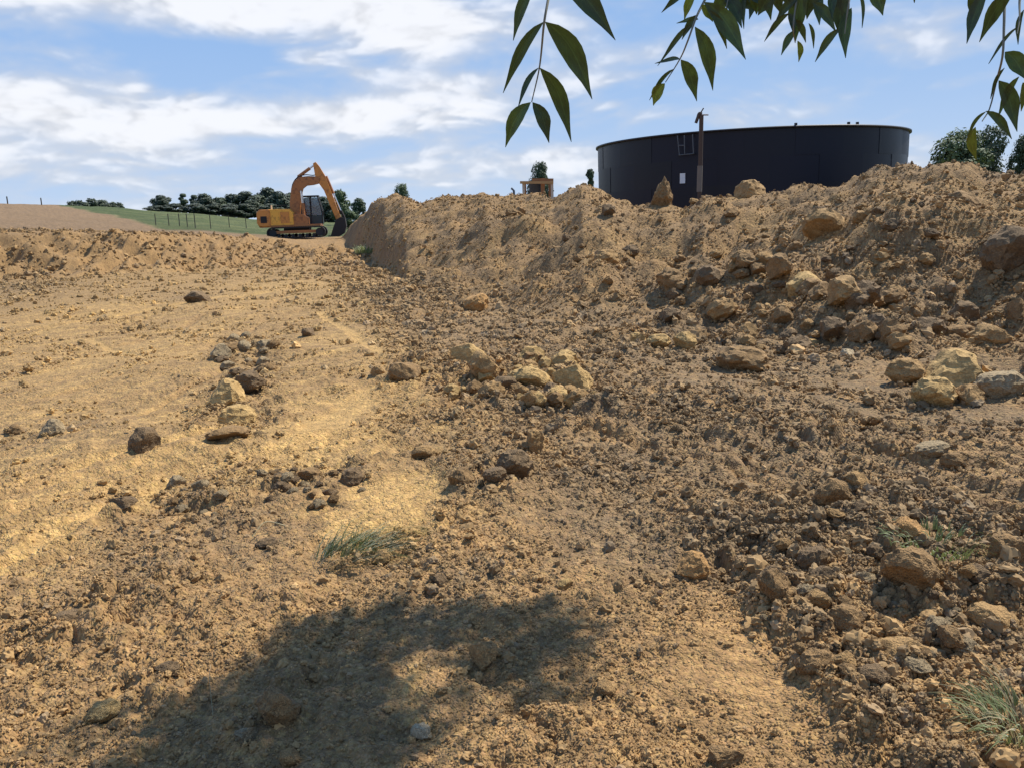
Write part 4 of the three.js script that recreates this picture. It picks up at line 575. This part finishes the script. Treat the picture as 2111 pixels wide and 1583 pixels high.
  // limbs and the crown out of the picture; leaf clumps of it throw the shadow on the ground
  const sh = [[330, 1575, 2.9, 0.24], [430, 1540, 3.0, 0.26], [500, 1480, 3.1, 0.26], [560, 1430, 3.2, 0.24], [640, 1400, 3.2, 0.24], [700, 1350, 3.3, 0.22], [745, 1300, 3.4, 0.17], [830, 1300, 3.4, 0.17], [800, 1340, 3.3, 0.16], [720, 1420, 3.2, 0.2], [930, 1350, 3.4, 0.1], [740, 1268, 3.4, 0.1], [845, 1272, 3.4, 0.1], [620, 1330, 3.3, 0.1], [575, 1372, 3.2, 0.12], [1150, 1275, 3.5, 0.1], [1160, 1310, 3.5, 0.08], [1010, 1268, 3.5, 0.1], [955, 1272, 3.5, 0.09], [1145, 1395, 3.4, 0.1], [1115, 1425, 3.3, 0.09], [690, 1300, 3.4, 0.1], [370, 1500, 3.0, 0.1], [330, 1540, 2.9, 0.12], [450, 1455, 3.05, 0.1], [520, 1400, 3.15, 0.1], [660, 1480, 3.1, 0.26], [760, 1470, 3.1, 0.16], [480, 1430, 3.1, 0.12], [420, 1490, 3.0, 0.16], [620, 1440, 3.1, 0.2], [540, 1500, 3.0, 0.2], [650, 1345, 3.3, 0.12], [580, 1540, 3.0, 0.26], [700, 1540, 2.9, 0.25], [760, 1520, 3.0, 0.14], [975, 1300, 3.5, 0.18], [1000, 1360, 3.4, 0.17], [1050, 1330, 3.45, 0.2], [1110, 1290, 3.5, 0.17], [1110, 1360, 3.4, 0.18], [1080, 1400, 3.35, 0.15], [600, 1330, 3.35, 0.1], [980, 1430, 3.2, 0.1], [130, 1520, 3.0, 0.09], [760, 1570, 2.8, 0.2], [500, 1590, 2.8, 0.3], [650, 1620, 2.7, 0.3], [300, 1640, 2.7, 0.3], [420, 1700, 2.6, 0.35], [700, 1700, 2.6, 0.3], [200, 1700, 2.7, 0.3]];
  const leaves = [], clumps = sh.map(([x, y, h, r]) => { const g = flat(x, y); return [g.addScaledVector(SUN, h / SUN.y), r * 0.42]; });
  for (let i = 0; i < 26; i++) { const a = R() * 6.283, q = 0.6 + 1.9 * R(); clumps.push([V(foot.x + Math.cos(a) * q, 3.4 + 1.6 * R(), foot.z + 0.6 + Math.sin(a) * q * 0.8), 0.38]); }
  const small = (b, d, len) => { // a compound leaf: paired leaflets along a drooping stalk
    const s = d.clone().cross(V(0, 1, 0)).normalize();
    for (let k = 0; k < 7; k++) { const t = 0.25 + 0.75 * Math.floor((k + 1) / 2) / 3.5, sd = k === 6 ? 0 : k % 2 ? 1 : -1, p = b.clone().addScaledVector(d, len * t).add(V(0, -len * t * t * 0.4, 0)), o = d.clone().multiplyScalar(0.55).addScaledVector(s, sd * 0.8).add(V(0, -0.4, 0)).normalize(); leaves.push(leaflet(p, p.clone().addScaledVector(o, len * 0.42), len * 0.14, V(R() - 0.5, 1, R() - 0.5).normalize(), 0, 3, 0)); }
  };
  const limbA = V(1.75, 3.9, -1.2), limbB = V(0.9, 4.25, -2.6), fork = V(2.6, 2.6, 0.9);
  const limbs = [[[foot.clone().setY(-0.1), V(2.95, 1.2, 1.2), fork, V(2.7, 4.2, 1.1), V(2.5, 5.6, 1.4)], 0.17, 0.05, 'trunk'], [[fork, V(2.4, 3.3, 0.1), limbA, V(1.35, 4.15, -1.9), limbB], 0.08, 0.02, 'limb'], [[fork, V(2.2, 3.1, 0.5), V(1.2, 3.6, 0.0), V(0.5, 3.7, -0.6)], 0.07, 0.02, 'limb'], [[V(2.7, 4.0, 1.1), V(3.4, 4.5, 0.4), V(3.9, 4.7, -0.6)], 0.05, 0.015, 'limb']];
  const anchors = []; for (const [p, r0, r1, n] of limbs) { mesh(n, tube(p.map(L), r0, r1, 9), barkA, T); const c = new THREE.CatmullRomCurve3(p); for (let i = 4; i <= 20; i++) anchors.push(c.getPointAt(i / 20)); }
  for (const s of tips) { const w = s.clone().add(foot), a = anchors.slice(17, 60).reduce((m, q) => (q.distanceTo(w) < m.distanceTo(w) ? q : m)); mesh('twig', tube([L(a), L(a.clone().lerp(w, 0.55).add(V(0, 0.12, 0))), s], 0.008, 0.0032, 6), twigM, T); }
  for (const [c, r] of clumps) {
    const a = anchors.reduce((m, q) => (q.distanceTo(c) < m.distanceTo(c) ? q : m)); mesh('branch', tube([L(a), L(a.clone().lerp(c, 0.5).add(V(0, 0.1, 0))), L(c)], 0.012, 0.004, 6), barkA, T);
    const n = Math.round(6 + (r < 0.3 ? 2100 : 1000) * r * r); for (let i = 0; i < n; i++) { const o = V(R() * 2 - 1, R() * 2 - 1, R() * 2 - 1); if (o.length() > 1) { i--; continue; } small(L(c).addScaledVector(o, r), V(R() - 0.5, 0.1 * R(), R() - 0.5).normalize(), (r < 0.3 ? 0.12 : 0.17) + 0.06 * R()); }
  }
  const crown = mesh('crown', flatG(leaves.map((g) => g.toNonIndexed())), greens[1], T); crown.userData.kind = 'stuff'; console.log('crown leaflets', leaves.length);
}
renderer.render(scene, camera);
